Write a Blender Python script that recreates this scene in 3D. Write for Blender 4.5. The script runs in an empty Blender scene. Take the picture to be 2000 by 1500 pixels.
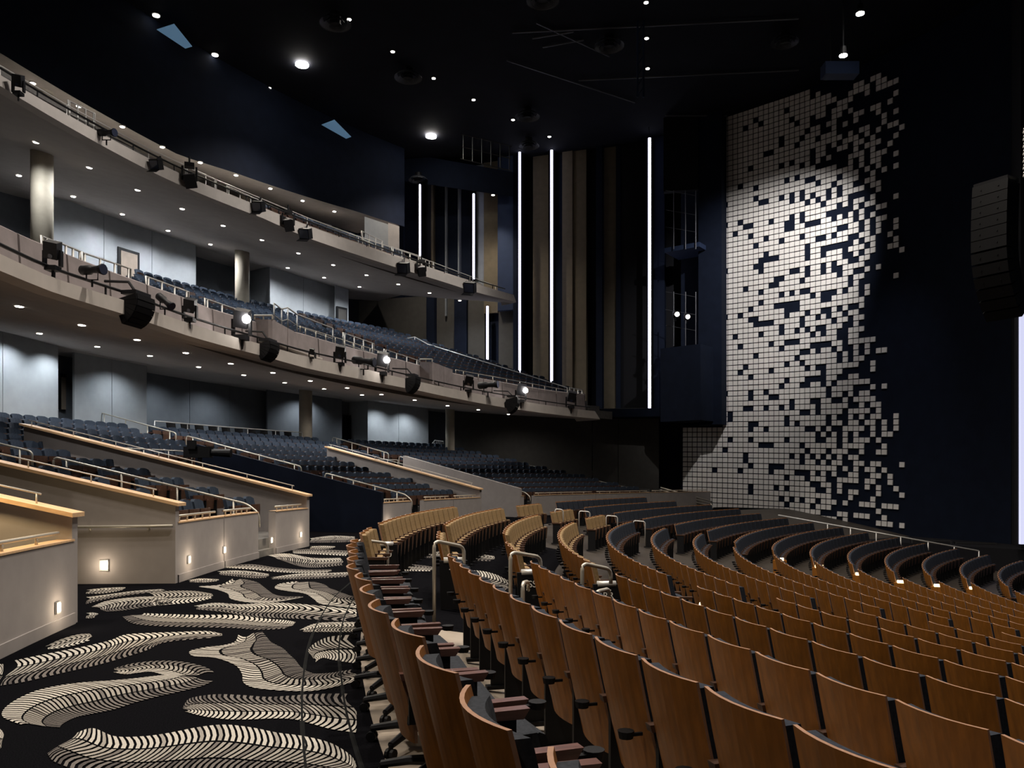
import bpy, math, random
import numpy as np
from mathutils import Vector, Matrix
random.seed(7)
R2 = math.radians
SC = bpy.context.scene
COL = SC.collection

# ------------------------------------------------------------------ camera
F, HZ, EYE = 1573.0, 935.0, 1.7          # focal length and horizon in px of the 2000x1500 frame, eye height in m
CX, CY = 34.2, 14.8                      # centre of the curved rows in plan
cam = bpy.data.cameras.new('camera'); camo = bpy.data.objects.new('camera', cam); COL.objects.link(camo)
cam.sensor_width = 36; cam.lens = F / 2000 * 36; cam.shift_y = (HZ - 750) / 2000
cam.clip_start = 0.05; cam.clip_end = 300
camo.location = (0, 0, EYE); camo.rotation_euler = (math.pi / 2, 0, 0)
SC.camera = camo
# ------------------------------------------------------------------ world, exposure
w = bpy.data.worlds.new('world'); SC.world = w; w.use_nodes = True
w.node_tree.nodes['Background'].inputs[0].default_value = (0.55, 0.6, 0.75, 1)
w.node_tree.nodes['Background'].inputs[1].default_value = 0.020  # even ambient fill added to lift the shadows of the closed room
SC.view_settings.view_transform = 'Standard'; SC.view_settings.look = 'None'
SC.view_settings.gamma = 1; SC.view_settings.use_curve_mapping = False
SC.view_settings.exposure = 0.0
# ------------------------------------------------------------------ house lights (ceiling lamps) and added spots
def lamp(kind, loc, energy, col=(1, .86, .7), target=None, size=.4, angle=None, blend=.6):
    l = bpy.data.lights.new('scene_light', kind); l.energy = energy; l.color = col
    if kind == 'AREA': l.shape = 'DISK'; l.size = size
    if kind in ('SPOT', 'POINT'): l.shadow_soft_size = size
    if kind == 'SPOT': l.spot_size = R2(angle); l.spot_blend = blend
    o = bpy.data.objects.new('scene_light', l); COL.objects.link(o); o.location = loc
    d = (Vector(target) - Vector(loc)) if target else Vector((0, 0, -1))
    o.rotation_euler = d.to_track_quat('-Z', 'Y').to_euler()
    return o
def pol(R, a, z=0.0):
    a = R2(a); return Vector((CX - R * math.cos(a), CY + R * math.sin(a), z))
CEIL = 23.3
WARM = (1, .90, .78)
for R, a, e in ((31, -18, 2300), (25, -6, 2300), (33, 4, 2600), (27, 22, 2300), (36, 24, 1900), (26, 36, 500), (37.5, -9, 1500)):
    lamp('SPOT', pol(R, a, CEIL - .3), e * 3.4, WARM, pol(R, a, 0), .35, 100, .7)
for R, a, e in ((45.5, -24, 7000), (45.5, -10, 7000), (45.5, 6, 7000)):      # lamps over the rear of the house
    lamp('SPOT', pol(R, a, CEIL - .4), e, WARM, pol(29, a, 0), .35, 75, .7)
for a in (-14, 2, 16, 30):      # unseen spots added to brighten the balcony fronts
    lamp('SPOT', pol(31, a, CEIL - .4), 4600, (1, .93, .86), pol(47, a + 2, 10.2), .3, 62, .8)
    lamp('SPOT', pol(33, a + 5, CEIL - .4), 5200, (1, .95, .90), pol(47.4, a + 6, 13.2), .2, 34, .9)

# ------------------------------------------------------------------ pixel -> place helpers
def P(px, py, Y): return Vector(((px - 1000) / F * Y, Y, EYE - (py - HZ) / F * Y))
def cylY(px, R):
    u = (px - 1000) / F; A = 1 + u * u; B = -2 * (u * CX + CY); C = CX * CX + CY * CY - R * R
    return (-B + math.sqrt(B * B - 4 * A * C)) / 2 / A
def cylp(px, py, R): return P(px, py, cylY(px, R))
def angp(px, R):
    p = cylp(px, 0, R); return math.degrees(math.atan2(p.y - CY, CX - p.x))
def proj(v):
    return (1000 + F * v[0] / v[1], HZ - F * (v[2] - EYE) / v[1]) if v[1] > .2 else (9e9, 9e9)
def hit(px, py, fz, y0=3, y1=75):
    """where the ray of a pixel meets the surface z = fz(R)"""
    u = (px - 1000) / F; v = (py - HZ) / F
    Ys = np.linspace(y0, y1, 6000); R = np.hypot(CX - u * Ys, CY - Ys)
    g = EYE - v * Ys - fz(R); i = np.nonzero(np.diff(np.sign(g)))[0]
    return P(px, py, float(Ys[i[0]])) if len(i) else None

# ------------------------------------------------------------------ materials
MATS = {}
def mat(name, col, rough=.6, metal=0, noise=0, scale=8, emit=None, es=0, spec=.5, stretch=None, bump=0, col2=None):
    if name in MATS: return MATS[name]
    m = bpy.data.materials.new(name); m.use_nodes = True; nt = m.node_tree; b = nt.nodes['Principled BSDF']
    c = (*col, 1) if len(col) == 3 else col
    b.inputs['Base Color'].default_value = c; b.inputs['Roughness'].default_value = rough; b.inputs['Metallic'].default_value = metal
    b.inputs['Specular IOR Level'].default_value = spec
    if noise or col2:
        tc = nt.nodes.new('ShaderNodeTexCoord'); mp = nt.nodes.new('ShaderNodeMapping'); nz = nt.nodes.new('ShaderNodeTexNoise')
        if stretch: mp.inputs['Scale'].default_value = stretch
        nz.inputs['Scale'].default_value = scale; nz.inputs['Detail'].default_value = 5
        cr = nt.nodes.new('ShaderNodeValToRGB')
        lo = tuple(v * (1 - noise) for v in col) if not col2 else col
        hi = tuple(min(1, v * (1 + noise)) for v in col) if not col2 else col2
        cr.color_ramp.elements[0].position = .3; cr.color_ramp.elements[1].position = .7
        cr.color_ramp.elements[0].color = (*lo, 1); cr.color_ramp.elements[1].color = (*hi, 1)
        nt.links.new(tc.outputs['Object'], mp.inputs[0]); nt.links.new(mp.outputs[0], nz.inputs['Vector'])
        nt.links.new(nz.outputs['Fac'], cr.inputs[0]); nt.links.new(cr.outputs[0], b.inputs['Base Color'])
        if bump:
            bp = nt.nodes.new('ShaderNodeBump'); bp.inputs['Strength'].default_value = bump; bp.inputs['Distance'].default_value = .01
            nt.links.new(nz.outputs['Fac'], bp.inputs['Height']); nt.links.new(bp.outputs[0], b.inputs['Normal'])
    if emit:
        b.inputs['Emission Color'].default_value = (*emit, 1); b.inputs['Emission Strength'].default_value = es
    MATS[name] = m; return m
M = dict(
    wood=mat('wood', (.20, .073, .0085), .5, noise=.22, scale=4, stretch=(7, 7, .8), spec=.28),
    ply=mat('ply_edge', (.27, .145, .085), .45, noise=.15, scale=20),
    pan=mat('shaded_seat_pan', (.050, .020, .009), .5, noise=.2, scale=6),  # shade on the tipped-up seats put into a darker wood
    armwood=mat('arm_wood', (.10, .047, .036), .3, noise=.3, scale=6, stretch=(8, 1, 8)),
    navyf=mat('navy_fabric', (.017, .021, .031), .9, noise=.35, scale=60, spec=.2),
    charf=mat('charcoal_fabric', (.020, .0225, .028), .9, noise=.3, scale=60, spec=.2),
    tanf=mat('tan_fabric', (.20, .130, .060), .8, noise=.18, scale=30, spec=.25),
    tanw=mat('tan_seat', (.085, .042, .022), .45, noise=.2, scale=12),
    bluef=mat('blue_fabric', (.022, .033, .053), .85, noise=.3, scale=40, spec=.25),
    black=mat('black_plastic', (.006, .006, .007), .55, spec=.18),
    blackm=mat('black_metal', (.012, .012, .014), .5, metal=.2, spec=.25),
    grille=mat('speaker_grille', (.006, .006, .007), .8, noise=.5, scale=90, spec=.1),
    dsteel=mat('dark_steel', (.045, .047, .055), .5, metal=.3),
    steel=mat('brushed_steel', (.50, .49, .47), .4, metal=.35),
    brass=mat('satin_champagne_metal', (.46, .43, .37), .4, metal=.4),
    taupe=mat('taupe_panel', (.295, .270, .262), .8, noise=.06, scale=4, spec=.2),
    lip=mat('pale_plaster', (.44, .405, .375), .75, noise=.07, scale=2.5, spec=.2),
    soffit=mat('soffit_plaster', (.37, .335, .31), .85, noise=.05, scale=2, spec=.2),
    fascia=mat('mauve_upholstery', (.235, .205, .205), .85, noise=.12, scale=3, spec=.2),
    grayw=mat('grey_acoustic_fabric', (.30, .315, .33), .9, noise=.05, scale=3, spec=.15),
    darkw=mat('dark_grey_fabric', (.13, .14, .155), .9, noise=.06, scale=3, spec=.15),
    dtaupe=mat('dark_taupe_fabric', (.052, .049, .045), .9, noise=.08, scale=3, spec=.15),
    navyw=mat('navy_wall', (.0052, .0078, .0165), .85, noise=.15, scale=2, spec=.08),
    navyb=mat('navy_blue_panel', (.012, .022, .055), .8, noise=.1, scale=2, spec=.25),
    blackw=mat('black_wall', (.006, .006, .008), .85, spec=.15),
    finsand=mat('sand_panel', (.105, .086, .060), .85, noise=.08, scale=3, spec=.15),
    ceil=mat('black_ceiling', (.0045, .005, .008), .9, noise=.2, scale=1, spec=.1),
    capw=mat('light_wood_cap', (.62, .40, .22), .45, noise=.12, scale=6, stretch=(1, 6, 6)),
    concrete=mat('warm_concrete', (.30, .25, .20), .45, noise=.12, scale=1.5),
    shaded_conc=mat('shaded_floor', (.040, .033, .027), .5, spec=.25, noise=.15, scale=1.5),  # shade of the far floor painted in as a darker concrete
    tread=mat('grey_tier', (.10, .095, .09), .85, noise=.2, scale=8),  # lighter than the real dark tiers, to bounce light onto the soffits
    tile=mat('satin_tile', (.62, .59, .56), .5, noise=.04, scale=1.2),
    column=mat('stone_column', (.42, .37, .29), .7, noise=.1, scale=3),
    doorw=mat('brown_door', (.22, .17, .13), .6, noise=.1, scale=4),
    carpet=mat('black_carpet', (.0045, .0045, .0055), 1, noise=.5, scale=120, spec=0),
    c0=mat('carpet_cream', (.40, .375, .335), .95, noise=.15, scale=150, spec=.1),
    c1=mat('carpet_sand', (.25, .23, .205), .95, noise=.2, scale=150, spec=.1),
    c2=mat('carpet_taupe', (.125, .112, .104), .95, noise=.25, scale=150, spec=.1),
    c3=mat('carpet_umber', (.065, .058, .056), .95, noise=.25, scale=150, spec=.1),
    cable=mat('grey_cable', (.014, .0145, .015), .9, spec=0),
    led=mat('white_led', (.8, .8, .9), .5, emit=(.78, .78, 1.0), es=6),
    lens=mat('lamp_lens', (1, 1, 1), .5, emit=(1, .93, .82), es=14),
    lensb=mat('bright_lamp_lens', (1, 1, 1), .5, emit=(1, .95, .88), es=90),
    amber=mat('amber_lamp', (1, .8, .5), .5, emit=(1, .66, .30), es=5),
    stepl=mat('step_light_lens', (1, .85, .6), .5, emit=(1, .82, .56), es=14),
    blue=mat('blue_slot', (.2, .4, .6), .5, emit=(.22, .42, .68), es=.2),
    screen=mat('stage_screen', (.5, .5, .7), .5, emit=(.72, .75, 1), es=.85),
    glass=mat('lamp_glass', (.03, .035, .06), .08),
    white=mat('white_print', (.75, .72, .66), .6),
)

# ------------------------------------------------------------------ mesh building
class MB:
    def __init__(s): s.v = []; s.f = []; s.m = []
    def add(s, vs, fs, mi=0):
        b = len(s.v); s.v += [tuple(x) for x in vs]; s.f += [tuple(i + b for i in q) for q in fs]; s.m += [mi] * len(fs); return s
    def box(s, x0, x1, y0, y1, z0, z1, mi=0, X=None):
        vs = [Vector((x, y, z)) for z in (z0, z1) for y in (y0, y1) for x in (x0, x1)]
        if X is not None: vs = [X @ v for v in vs]
        return s.add(vs, [(0, 2, 3, 1), (4, 5, 7, 6), (0, 1, 5, 4), (2, 6, 7, 3), (0, 4, 6, 2), (1, 3, 7, 5)], mi)
    def hexa(s, lo, hi, mi=0):
        n = len(lo)
        return s.add(list(lo) + list(hi), [tuple(range(n))[::-1], tuple(range(n, 2 * n))] + [(i, (i + 1) % n, n + (i + 1) % n, n + i) for i in range(n)], mi)
    def strip(s, a, b, mi=0, flip=False):
        n = len(a); assert n == len(b); fs = [(i, i + 1, n + i + 1, n + i) for i in range(n - 1)]
        if flip: fs = [q[::-1] for q in fs]
        return s.add(list(a) + list(b), fs, mi)
    def tube(s, pts, r, n=8, mi=0, caps=True):
        pts = [Vector(p) for p in pts]; rings = []
        for i, p in enumerate(pts):
            d = ((pts[min(i + 1, len(pts) - 1)] - p).normalized() + (p - pts[max(i - 1, 0)]).normalized())
            if d.length < 1e-6: d = Vector((0, 0, 1))
            d.normalize(); up = Vector((0, 0, 1)) if abs(d.z) < .95 else Vector((1, 0, 0))
            x = d.cross(up).normalized(); y = x.cross(d)
            rr = r[i] if isinstance(r, (list, tuple)) else r
            rings.append([p + x * math.cos(2 * math.pi * k / n) * rr + y * math.sin(2 * math.pi * k / n) * rr for k in range(n)])
        b = len(rings); fs = []
        for i in range(b - 1):
            for k in range(n): fs.append((i * n + k, i * n + (k + 1) % n, (i + 1) * n + (k + 1) % n, (i + 1) * n + k))
        if caps: fs += [tuple(range(n))[::-1], tuple(range((b - 1) * n, b * n))]
        return s.add([v for q in rings for v in q], fs, mi)
    def cyl(s, c, r, h, n=16, mi=0, r2=None):
        c = Vector(c); return s.tube([c, c + Vector((0, 0, h))], [r, r if r2 is None else r2], n, mi)
    def mesh(s, name, mats, smooth=False):
        me = bpy.data.meshes.new(name); me.from_pydata(s.v, [], s.f)
        for m in (mats if isinstance(mats, (list, tuple)) else [mats]): me.materials.append(m)
        if any(s.m): me.polygons.foreach_set('material_index', s.m)
        if smooth: me.polygons.foreach_set('use_smooth', [True] * len(s.f))
        me.update(); return me
def link(name, me, parent=None, loc=None, rot=None, **kw):
    o = bpy.data.objects.new(name, me); COL.objects.link(o)
    if parent is not None: o.parent = parent
    if loc is not None: o.location = loc
    if rot is not None: o.rotation_euler = rot
    for k, v in kw.items(): o[k] = v
    return o
def build(mb, name, mats, parent=None, smooth=False, **kw): return link(name, mb.mesh(name, mats, smooth), parent, **kw)
def thing(name, label, cat, loc=(0, 0, 0), rz=0, group=None):
    o = link(name, None, None, loc, (0, 0, rz)); o['label'] = label; o['category'] = cat
    if group: o['group'] = group
    return o
def tag(o, label, cat, group=None, kind=None):
    o['label'] = label; o['category'] = cat
    if group: o['group'] = group
    if kind: o['kind'] = kind
    return o
def struct(mb, name, mats, parent=None, smooth=False):
    o = build(mb, name, mats, parent, smooth)
    if parent is None: o['kind'] = 'structure'
    return o
def sempty(name):
    o = link(name, None); o['kind'] = 'structure'; return o
def arc(R, a0, a1, z, n=None):
    n = n or max(2, int(abs(a1 - a0) / 1.0) + 1)
    return [pol(R, a0 + (a1 - a0) * i / n, z(a0 + (a1 - a0) * i / n) if callable(z) else z) for i in range(n + 1)]
def facing(a):     # rotation that turns local +y towards the stage for something at angle a
    a = R2(a); return math.atan2(-math.cos(a), -math.sin(a))

# ================================================================== FLOORS
def row_top(k): return EYE - (.82 + .175 * (k - 1))
def RK(k): return 36.5 - 1.06 * k
def floorz(R): return min(0.0, row_top((36.5 - R) / 1.06) - .95) if R < 36 else 0.0
mb = MB()
Rs = [36.35, 36.0, 35.44] + [35.44 - i * 1.06 for i in range(1, 30)]
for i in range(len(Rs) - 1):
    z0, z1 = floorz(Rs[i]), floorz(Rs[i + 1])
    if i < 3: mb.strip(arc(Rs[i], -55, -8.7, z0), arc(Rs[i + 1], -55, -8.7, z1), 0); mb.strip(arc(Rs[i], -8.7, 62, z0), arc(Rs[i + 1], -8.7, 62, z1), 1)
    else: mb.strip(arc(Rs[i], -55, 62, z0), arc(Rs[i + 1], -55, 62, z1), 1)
floor = struct(mb, 'floor', [M['concrete'], M['shaded_conc']])
mb = MB(); mb.strip(arc(39.75, -55, 62, 0), arc(36.35, -55, 62, 0))
for a0, a1 in ((-7.6, -2.5), (8.0, 15.3), (26.8, 31.5)): mb.strip(arc(47, a0, a1, 0), arc(39.75, a0, a1, 0))
n = 24; rr = [36.35 - i * (36.35 - 31.5) / n for i in range(n + 1)]
mb.strip([pol(r, -8.7, floorz(r) + .004) for r in rr], [pol(r, -6.2, floorz(r) + .004) for r in rr])
for i in range(12):
    r0, r1 = 36.35 - i * .245, 36.35 - (i + 1) * .245
    mb.strip(arc(r0, -6.2, 14, floorz(r0) + .004), arc(r1, -6.2, 14, floorz(r1) + .004))
carpet = build(mb, 'floor_carpet', M['carpet']); carpet['kind'] = 'structure'

# carpet figures: striped, banded leaves woven into the black ground (inlaid pile, a hair proud of it)
def interp(pts, t):
    n = len(pts) - 1; x = t * n; i = min(int(x), n - 1); f = x - i
    p0, p1, p2, p3 = (pts[max(0, min(n, j))] for j in (i - 1, i, i + 1, i + 2))
    return tuple(.5 * (2 * p1[c] + (p2[c] - p0[c]) * f + (2 * p0[c] - 5 * p1[c] + 4 * p2[c] - p3[c]) * f * f + (3 * p1[c] - p0[c] - 3 * p2[c] + p3[c]) * f ** 3) for c in (0, 1))
def gnd(x, y):
    z = 0.0
    for _ in range(8):
        p = P(x, y, (EYE - z) * F / (y - HZ)); z = floorz(math.hypot(CX - p.x, CY - p.y))
    return p
LEAF = [   # edge A (pale side), edge B (dark side) in crop units, stripes, reversed tone
 ([(430,1310),(520,1285),(640,1330),(800,1330),(950,1310),(1100,1280),(1250,1265),(1400,1280),(1550,1310),(1700,1330),(1850,1370),(1960,1440),(1990,1500)],
  [(260,1430),(300,1480),(450,1530),(650,1560),(800,1570),(950,1570),(1100,1560),(1250,1560),(1400,1560),(1550,1560),(1700,1560),(1850,1560),(1960,1540)],46,0),
 ([(120,1265),(20,1225),(20,1180),(90,1125),(200,1075),(330,1045),(460,1028),(600,1018),(740,1006),(860,992),(930,985)],
  [(340,1280),(360,1262),(400,1240),(450,1222),(540,1205),(650,1182),(760,1145),(880,1112),(1010,1082),(1140,1048),(1215,1010)],40,0),
 ([(630,970),(700,982),(770,974),(840,968),(910,984),(960,990)],[(640,948),(740,920),(880,905),(1020,910),(1150,940),(1222,985)],18,0),
 ([(1330,760),(1310,800),(1240,820),(1150,830),(1060,852),(1080,880),(1200,890),(1310,930),(1350,980),(1360,1030),(1430,1060),(1600,1075),(1750,1075),(1880,1050),(1990,1020)],
  [(1470,745),(1500,780),(1520,800),(1560,820),(1600,840),(1630,870),(1660,900),(1680,930),(1700,950),(1720,960),(1760,975),(1800,975),(1860,970),(1920,960),(1990,950)],44,0),
 ([(1030,1190),(1100,1210),(1180,1225),(1280,1235),(1400,1235),(1530,1230),(1640,1235),(1740,1260),(1850,1290),(1990,1310)],
  [(1020,1170),(1050,1120),(1120,1100),(1220,1090),(1350,1095),(1480,1105),(1600,1100),(1720,1090),(1850,1085),(1990,1085)],30,0),
 ([(80,905),(200,880),(350,850),(500,820),(620,790),(700,760),(850,750),(1000,745),(1150,740),(1240,755)],
  [(0,1050),(130,1030),(300,990),(430,960),(560,930),(700,890),(820,850),(900,810),(1050,790),(1240,775)],34,0),
 ([(250,828),(330,790),(430,760),(500,755)],[(270,842),(360,832),(450,810),(530,780)],9,1),
 ([(1760,915),(1800,890),(1850,900),(1920,912),(1990,922)],[(1740,880),(1720,845),(1770,800),(1850,770),(1990,760)],15,0),
 ([(800,640),(950,645),(1100,650),(1300,650),(1480,670),(1600,680),(1650,690)],[(680,660),(740,700),(900,715),(1100,720),(1300,725),(1450,735),(1620,725)],34,0),
 ([(1080,600),(1200,582),(1350,590),(1500,580),(1700,590),(1990,620)],[(1100,620),(1250,635),(1400,660),(1550,670),(1700,675),(1990,690)],30,0),
 ([(1300,445),(1230,480),(1110,490),(1200,505),(1270,530),(1290,560),(1400,580),(1550,575),(1690,550)],[(1370,450),(1440,465),(1480,490),(1510,515),(1530,530),(1560,540),(1600,545),(1650,545),(1695,545)],30,0),
 ([(1660,460),(1560,475),(1535,500),(1600,515),(1700,530),(1750,560),(1800,590),(1990,612)],[(1760,465),(1820,480),(1850,500),(1880,510),(1900,520),(1930,530),(1960,540),(1990,545)],28,0),
 ([(510,605),(600,570),(750,550),(900,545)],[(600,632),(700,625),(850,602),(1000,590)],18,0),
 ([(830,525),(950,515),(1080,515),(1180,530)],[(850,598),(960,590),(1100,575),(1200,550)],16,1),
 ([(480,510),(560,500),(650,495),(700,495)],[(480,530),(560,530),(640,520),(700,505)],12,0),
 ([(480,550),(600,535),(750,515),(900,505)],[(480,590),(600,560),(750,535),(940,515)],18,0),
 ([(1050,455),(1120,445),(1220,450)],[(1060,465),(1140,468),(1225,458)],12,0),
 ([(1210,405),(1300,400),(1400,405),(1500,420)],[(1230,425),(1320,435),(1420,445),(1500,440)],18,0),
 ([(1250,375),(1400,365),(1550,385),(1700,395),(1850,395)],[(1260,385),(1400,395),(1560,410),(1700,415),(1850,410)],30,1),
 ([(1510,440),(1650,420),(1800,415),(1950,410)],[(1520,450),(1650,450),(1800,445),(1950,435)],24,0),
 ([(1490,315),(1600,305),(1750,330),(1900,330)],[(1590,350),(1680,380),(1780,385),(1930,370)],26,0),
 ([(1620,285),(1750,280),(1950,290)],[(1640,305),(1760,310),(1950,320)],22,1),
 ([(1730,220),(1850,205),(1980,210)],[(1730,245),(1850,245),(1980,240)],26,0),
 ([(1730,265),(1800,262),(1870,265)],[(1730,277),(1800,280),(1870,275)],12,0),
 ([(1670,735),(1750,700),(1850,690),(1990,690)],[(1700,745),(1800,745),(1900,745),(1990,745)],16,0),
 ([(480,640),(515,636),(548,642)],[(480,668),(515,668),(545,652)],5,0),
 ([(-60,1290),(0,1290),(22,1320)],[(-60,1400),(0,1400),(10,1370)],7,0),
 ([(-120,960),(-60,930),(20,925)],[(-120,1075),(-60,1068),(10,1050)],9,0),
 ([(2380,300),(2480,290),(2620,300),(2760,320)],[(2380,330),(2480,335),(2620,345),(2760,350)],20,0),
 ([(2560,420),(2650,400),(2760,420),(2860,470)],[(2500,455),(2600,490),(2720,510),(2840,520)],18,0),
 ([(2100,370),(2200,360),(2300,365),(2420,380)],[(2100,395),(2200,400),(2300,405),(2420,405)],20,1),
]
fig = MB()
for A, B, N, rev in LEAF:
    N = int(N * 1.12)
    def q(t, s):
        t = min(1, max(0, t)); a = interp(A, t); b = interp(B, t)
        x, y = a[0] + (b[0] - a[0]) * s, a[1] + (b[1] - a[1]) * s
        g = gnd(x * .35, 975 + y * .35); g.z += .009; return g
    bands = [(0, .30), (.33, .62), (.65, .97)] if N >= 18 else [(0, .47), (.53, 1)]
    sk = 1.6 / N
    for i in range(N):
        for j, (s0, s1) in enumerate(bands):
            tone = j + (i % 3 == 0 and random.random() < .4)
            if rev: tone = len(bands) - 1 - j
            la, lb = [], []
            for k in range(4):
                s = s0 + (s1 - s0) * k / 3; off = sk * math.sin(s * 5.5)
                e = .06 if j == len(bands) - 1 else 0
                t0, t1 = (i + .5 - .33) / N + off, (i + .5 + .27 - e) / N + off
                la.append(q(t0, s)); lb.append(q(t1, s))
            fig.strip(la, lb, min(3, tone))
build(fig, 'carpet_figures', [M['c0'], M['c1'], M['c2'], M['c3']], carpet, kind='stuff')
for pts in ([(706,1120),(680,1142),(655,1165),(630,1200),(605,1255),(592,1330),(590,1410),(597,1500),(610,1600)], [(700,1150),(685,1180),(670,1215),(662,1270),(667,1330),(678,1400),(703,1490),(740,1600)]):
    mb = MB(); g = [gnd(*interp(pts, i / 40)) for i in range(41)]
    la, lb, lc = [], [], []
    for i, p in enumerate(g):
        d = (g[min(40, i + 1)] - g[max(0, i - 1)]).normalized(); s = Vector((d.y, -d.x, 0)) * .016
        la.append(p - s + Vector((0, 0, .005))); lc.append(p + Vector((0, 0, .013))); lb.append(p + s + Vector((0, 0, .005)))
    mb.strip(la, lc); mb.strip(lc, lb)
    tag(build(mb, 'floor_cable', M['cable']), 'flat grey cable running along the patterned carpet beside the wheeled chairs', 'cable', 'cables on the carpet')

# ================================================================== SEAT MODELS
def shell(mb, w, pts, bow, th, mi=0, nx=6, edge_mi=None, cor=.0, crown=0):
    """curved sheet: pts = [(y,z)] from top to bottom along the back; edges bow towards +y"""
    b = []; fr = []
    for j, (y, z) in enumerate(pts):
        sh = 1 - cor * (j == len(pts) - 1)
        for s in range(nx + 1):
            x = (s / nx - .5) * w * sh; o = bow * (2 * x / w) ** 2
            if j == 0: z_ = z - crown * (2 * x / w) ** 4
            else: z_ = z
            b.append((x, y + o, z_)); fr.append((x * .985, y + o + th, z_))
    m = nx + 1; n = len(pts); B0 = len(b); vs = b + fr; fs = []; es = []
    for j in range(n - 1):
        for s in range(nx):
            fs.append((j * m + s, j * m + s + 1, (j + 1) * m + s + 1, (j + 1) * m + s))
            fs.append((B0 + j * m + s, B0 + (j + 1) * m + s, B0 + (j + 1) * m + s + 1, B0 + j * m + s + 1))
        for s in (0, nx):
            es.append((j * m + s, (j + 1) * m + s, B0 + (j + 1) * m + s, B0 + j * m + s)[::(1 if s == 0 else -1)])
    for s in range(nx):
        es.append((s, B0 + s, B0 + s + 1, s + 1)); t = (n - 1) * m + s; es.append((t, t + 1, B0 + t + 1, B0 + t))
    mb.add(vs, fs, mi); base = len(mb.v) - len(vs)
    mb.f += [tuple(i + base for i in q) for q in es]; mb.m += [mi if edge_mi is None else edge_mi] * len(es)
    return mb
def fixed_seat(cush, seatm, parts=None):
    ps = []
    ps.append(('back_panel', shell(MB(), .470, [(0, .95), (.045, .74), (.10, .50), (.135, .36), (.15, .29)], .04, .015, 0, 6, 1, .12), [M['wood'], M['ply']]))
    ps.append(('back_cushion', shell(MB(), .462, [(.016, .925), (.024, .90), (.066, .70), (.115, .50), (.14, .36)], .036, .075, 0, 6, None, .04), [cush]))
    s = MB(); shell(s, .44, [(.250, .62), (.240, .52), (.225, .40)], -.02, .075, 0, 4); shell(s, .45, [(.33, .60), (.322, .50), (.30, .30)], -.025, .022, 1, 4)
    ps.append(('seat', s, [cush, seatm]))
    a = MB(); a.hexa([(.238, .10, .60), (.290, .10, .60), (.290, .40, .595), (.238, .40, .595)], [(.238, .09, .635), (.290, .09, .635), (.290, .42, .63), (.238, .42, .63)])
    ps.append(('armrest', a, [M['pan']]))
    l = MB(); l.box(.25, .278, .14, .36, .03, .60); l.box(.225, .303, .10, .40, 0, .03)
    ps.append(('leg', l, [M['black']]))
    c = MB(); c.tube([(.19, .015, .555), (.19, .015, .59)], [.034, .040], 10, 0, True); c.box(.183, .197, .04, .10, .56, .575)
    ps.append(('cup_holder', c, [M['black']]))
    return [(n, mb.mesh(n, mt), mb, mt) for n, mb, mt in ps]
def wheeled_chair():
    ps = []
    ps.append(('back_panel', shell(MB(), .52, [(-.03, 1.0), (.03, .76), (.09, .52), (.125, .38), (.145, .30)], .068, .016, 0, 10, 1, .12), [M['wood'], M['ply']]))
    ps.append(('back_cushion', shell(MB(), .475, [(-.012, .965), (.0, .93), (.047, .72), (.10, .50)], .062, .065, 0, 10, None, .04), [M['charf']]))
    s = MB(); s.hexa([(-.23, .16, .40), (.23, .16, .40), (.25, .62, .42), (-.25, .62, .42)], [(-.23, .16, .49), (.23, .16, .49), (.24, .60, .51), (-.24, .60, .51)])
    s.tube([(-.24, .61, .465), (.24, .61, .465)], .045, 8)
    ps.append(('seat', s, [M['charf']]))
    for sx in (-1, 1):
        a = MB(); x0, x1 = sorted((sx * .245, sx * .305))
        a.hexa([(x0, .12, .655), (x1, .12, .655), (x1, .50, .645), (x0, .50, .645)], [(x0, .11, .69), (x1, .11, .69), (x1, .53, .69), (x0, .53, .69)])
        ps.append(('armrest', a, [M['armwood']]))
        b = MB(); b.box(min(sx * .258, sx * .292), max(sx * .258, sx * .292), .16, .47, .42, .655)
        ps.append(('arm_panel', b, [M['black']]))
    c = MB(); c.tube([(.275, .585, .635), (.275, .585, .668)], [.036, .042], 12); c.box(.26, .29, .48, .56, .64, .655)
    ps.append(('cup_holder', c, [M['black']]))
    p = MB(); p.cyl((0, .36, .10), .032, .30, 10); p.box(-.12, .12, .24, .50, .37, .41)
    ps.append(('gas_post', p, [M['blackm']]))
    for i in range(5):
        t = R2(90 + 72 * i + 14); dx, dy = math.cos(t), math.sin(t)
        g = MB(); g.tube([(0, .36, .125), (dx * .17, .36 + dy * .17, .115), (dx * .33, .36 + dy * .33, .085)], [.033, .028, .022], 8)
        ps.append(('base_leg', g, [M['blackm']]))
        h = MB(); X = Matrix.Translation((dx * .33, .36 + dy * .33, .033)) @ Matrix.Rotation(t, 4, 'Z')
        for o in (-.018, .018): h.tube([X @ Vector((0, o - .010, 0)), X @ Vector((0, o + .010, 0))], .033, 10)
        h.tube([X @ Vector((0, 0, .02)), X @ Vector((0, 0, .06))], .014, 6)
        ps.append(('caster', h, [M['black']]))
    return [(n, mb.mesh(n, mt), mb, mt) for n, mb, mt in ps]
def tier_seat():
    ps = []
    ps.append(('backrest', shell(MB(), .440, [(0, .90), (.04, .68), (.09, .42)], .045, .08, 0, 4, None, .06, .05), [M['bluef']]))
    s = MB(); shell(s, .46, [(.21, .70), (.215, .56), (.20, .40)], -.02, .07, 0, 3); shell(s, .47, [(.283, .71), (.288, .56), (.272, .36)], -.02, .02, 1, 3)
    ps.append(('seat', s, [M['navyf'], M['pan']]))
    a = MB(); a.box(.24, .285, .06, .38, .58, .62); ps.append(('armrest', a, [M['armwood']]))
    l = MB(); l.box(.25, .275, .10, .34, 0, .58); ps.append(('leg', l, [M['black']]))
    return [(n, mb.mesh(n, mt), mb, mt) for n, mb, mt in ps]
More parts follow.
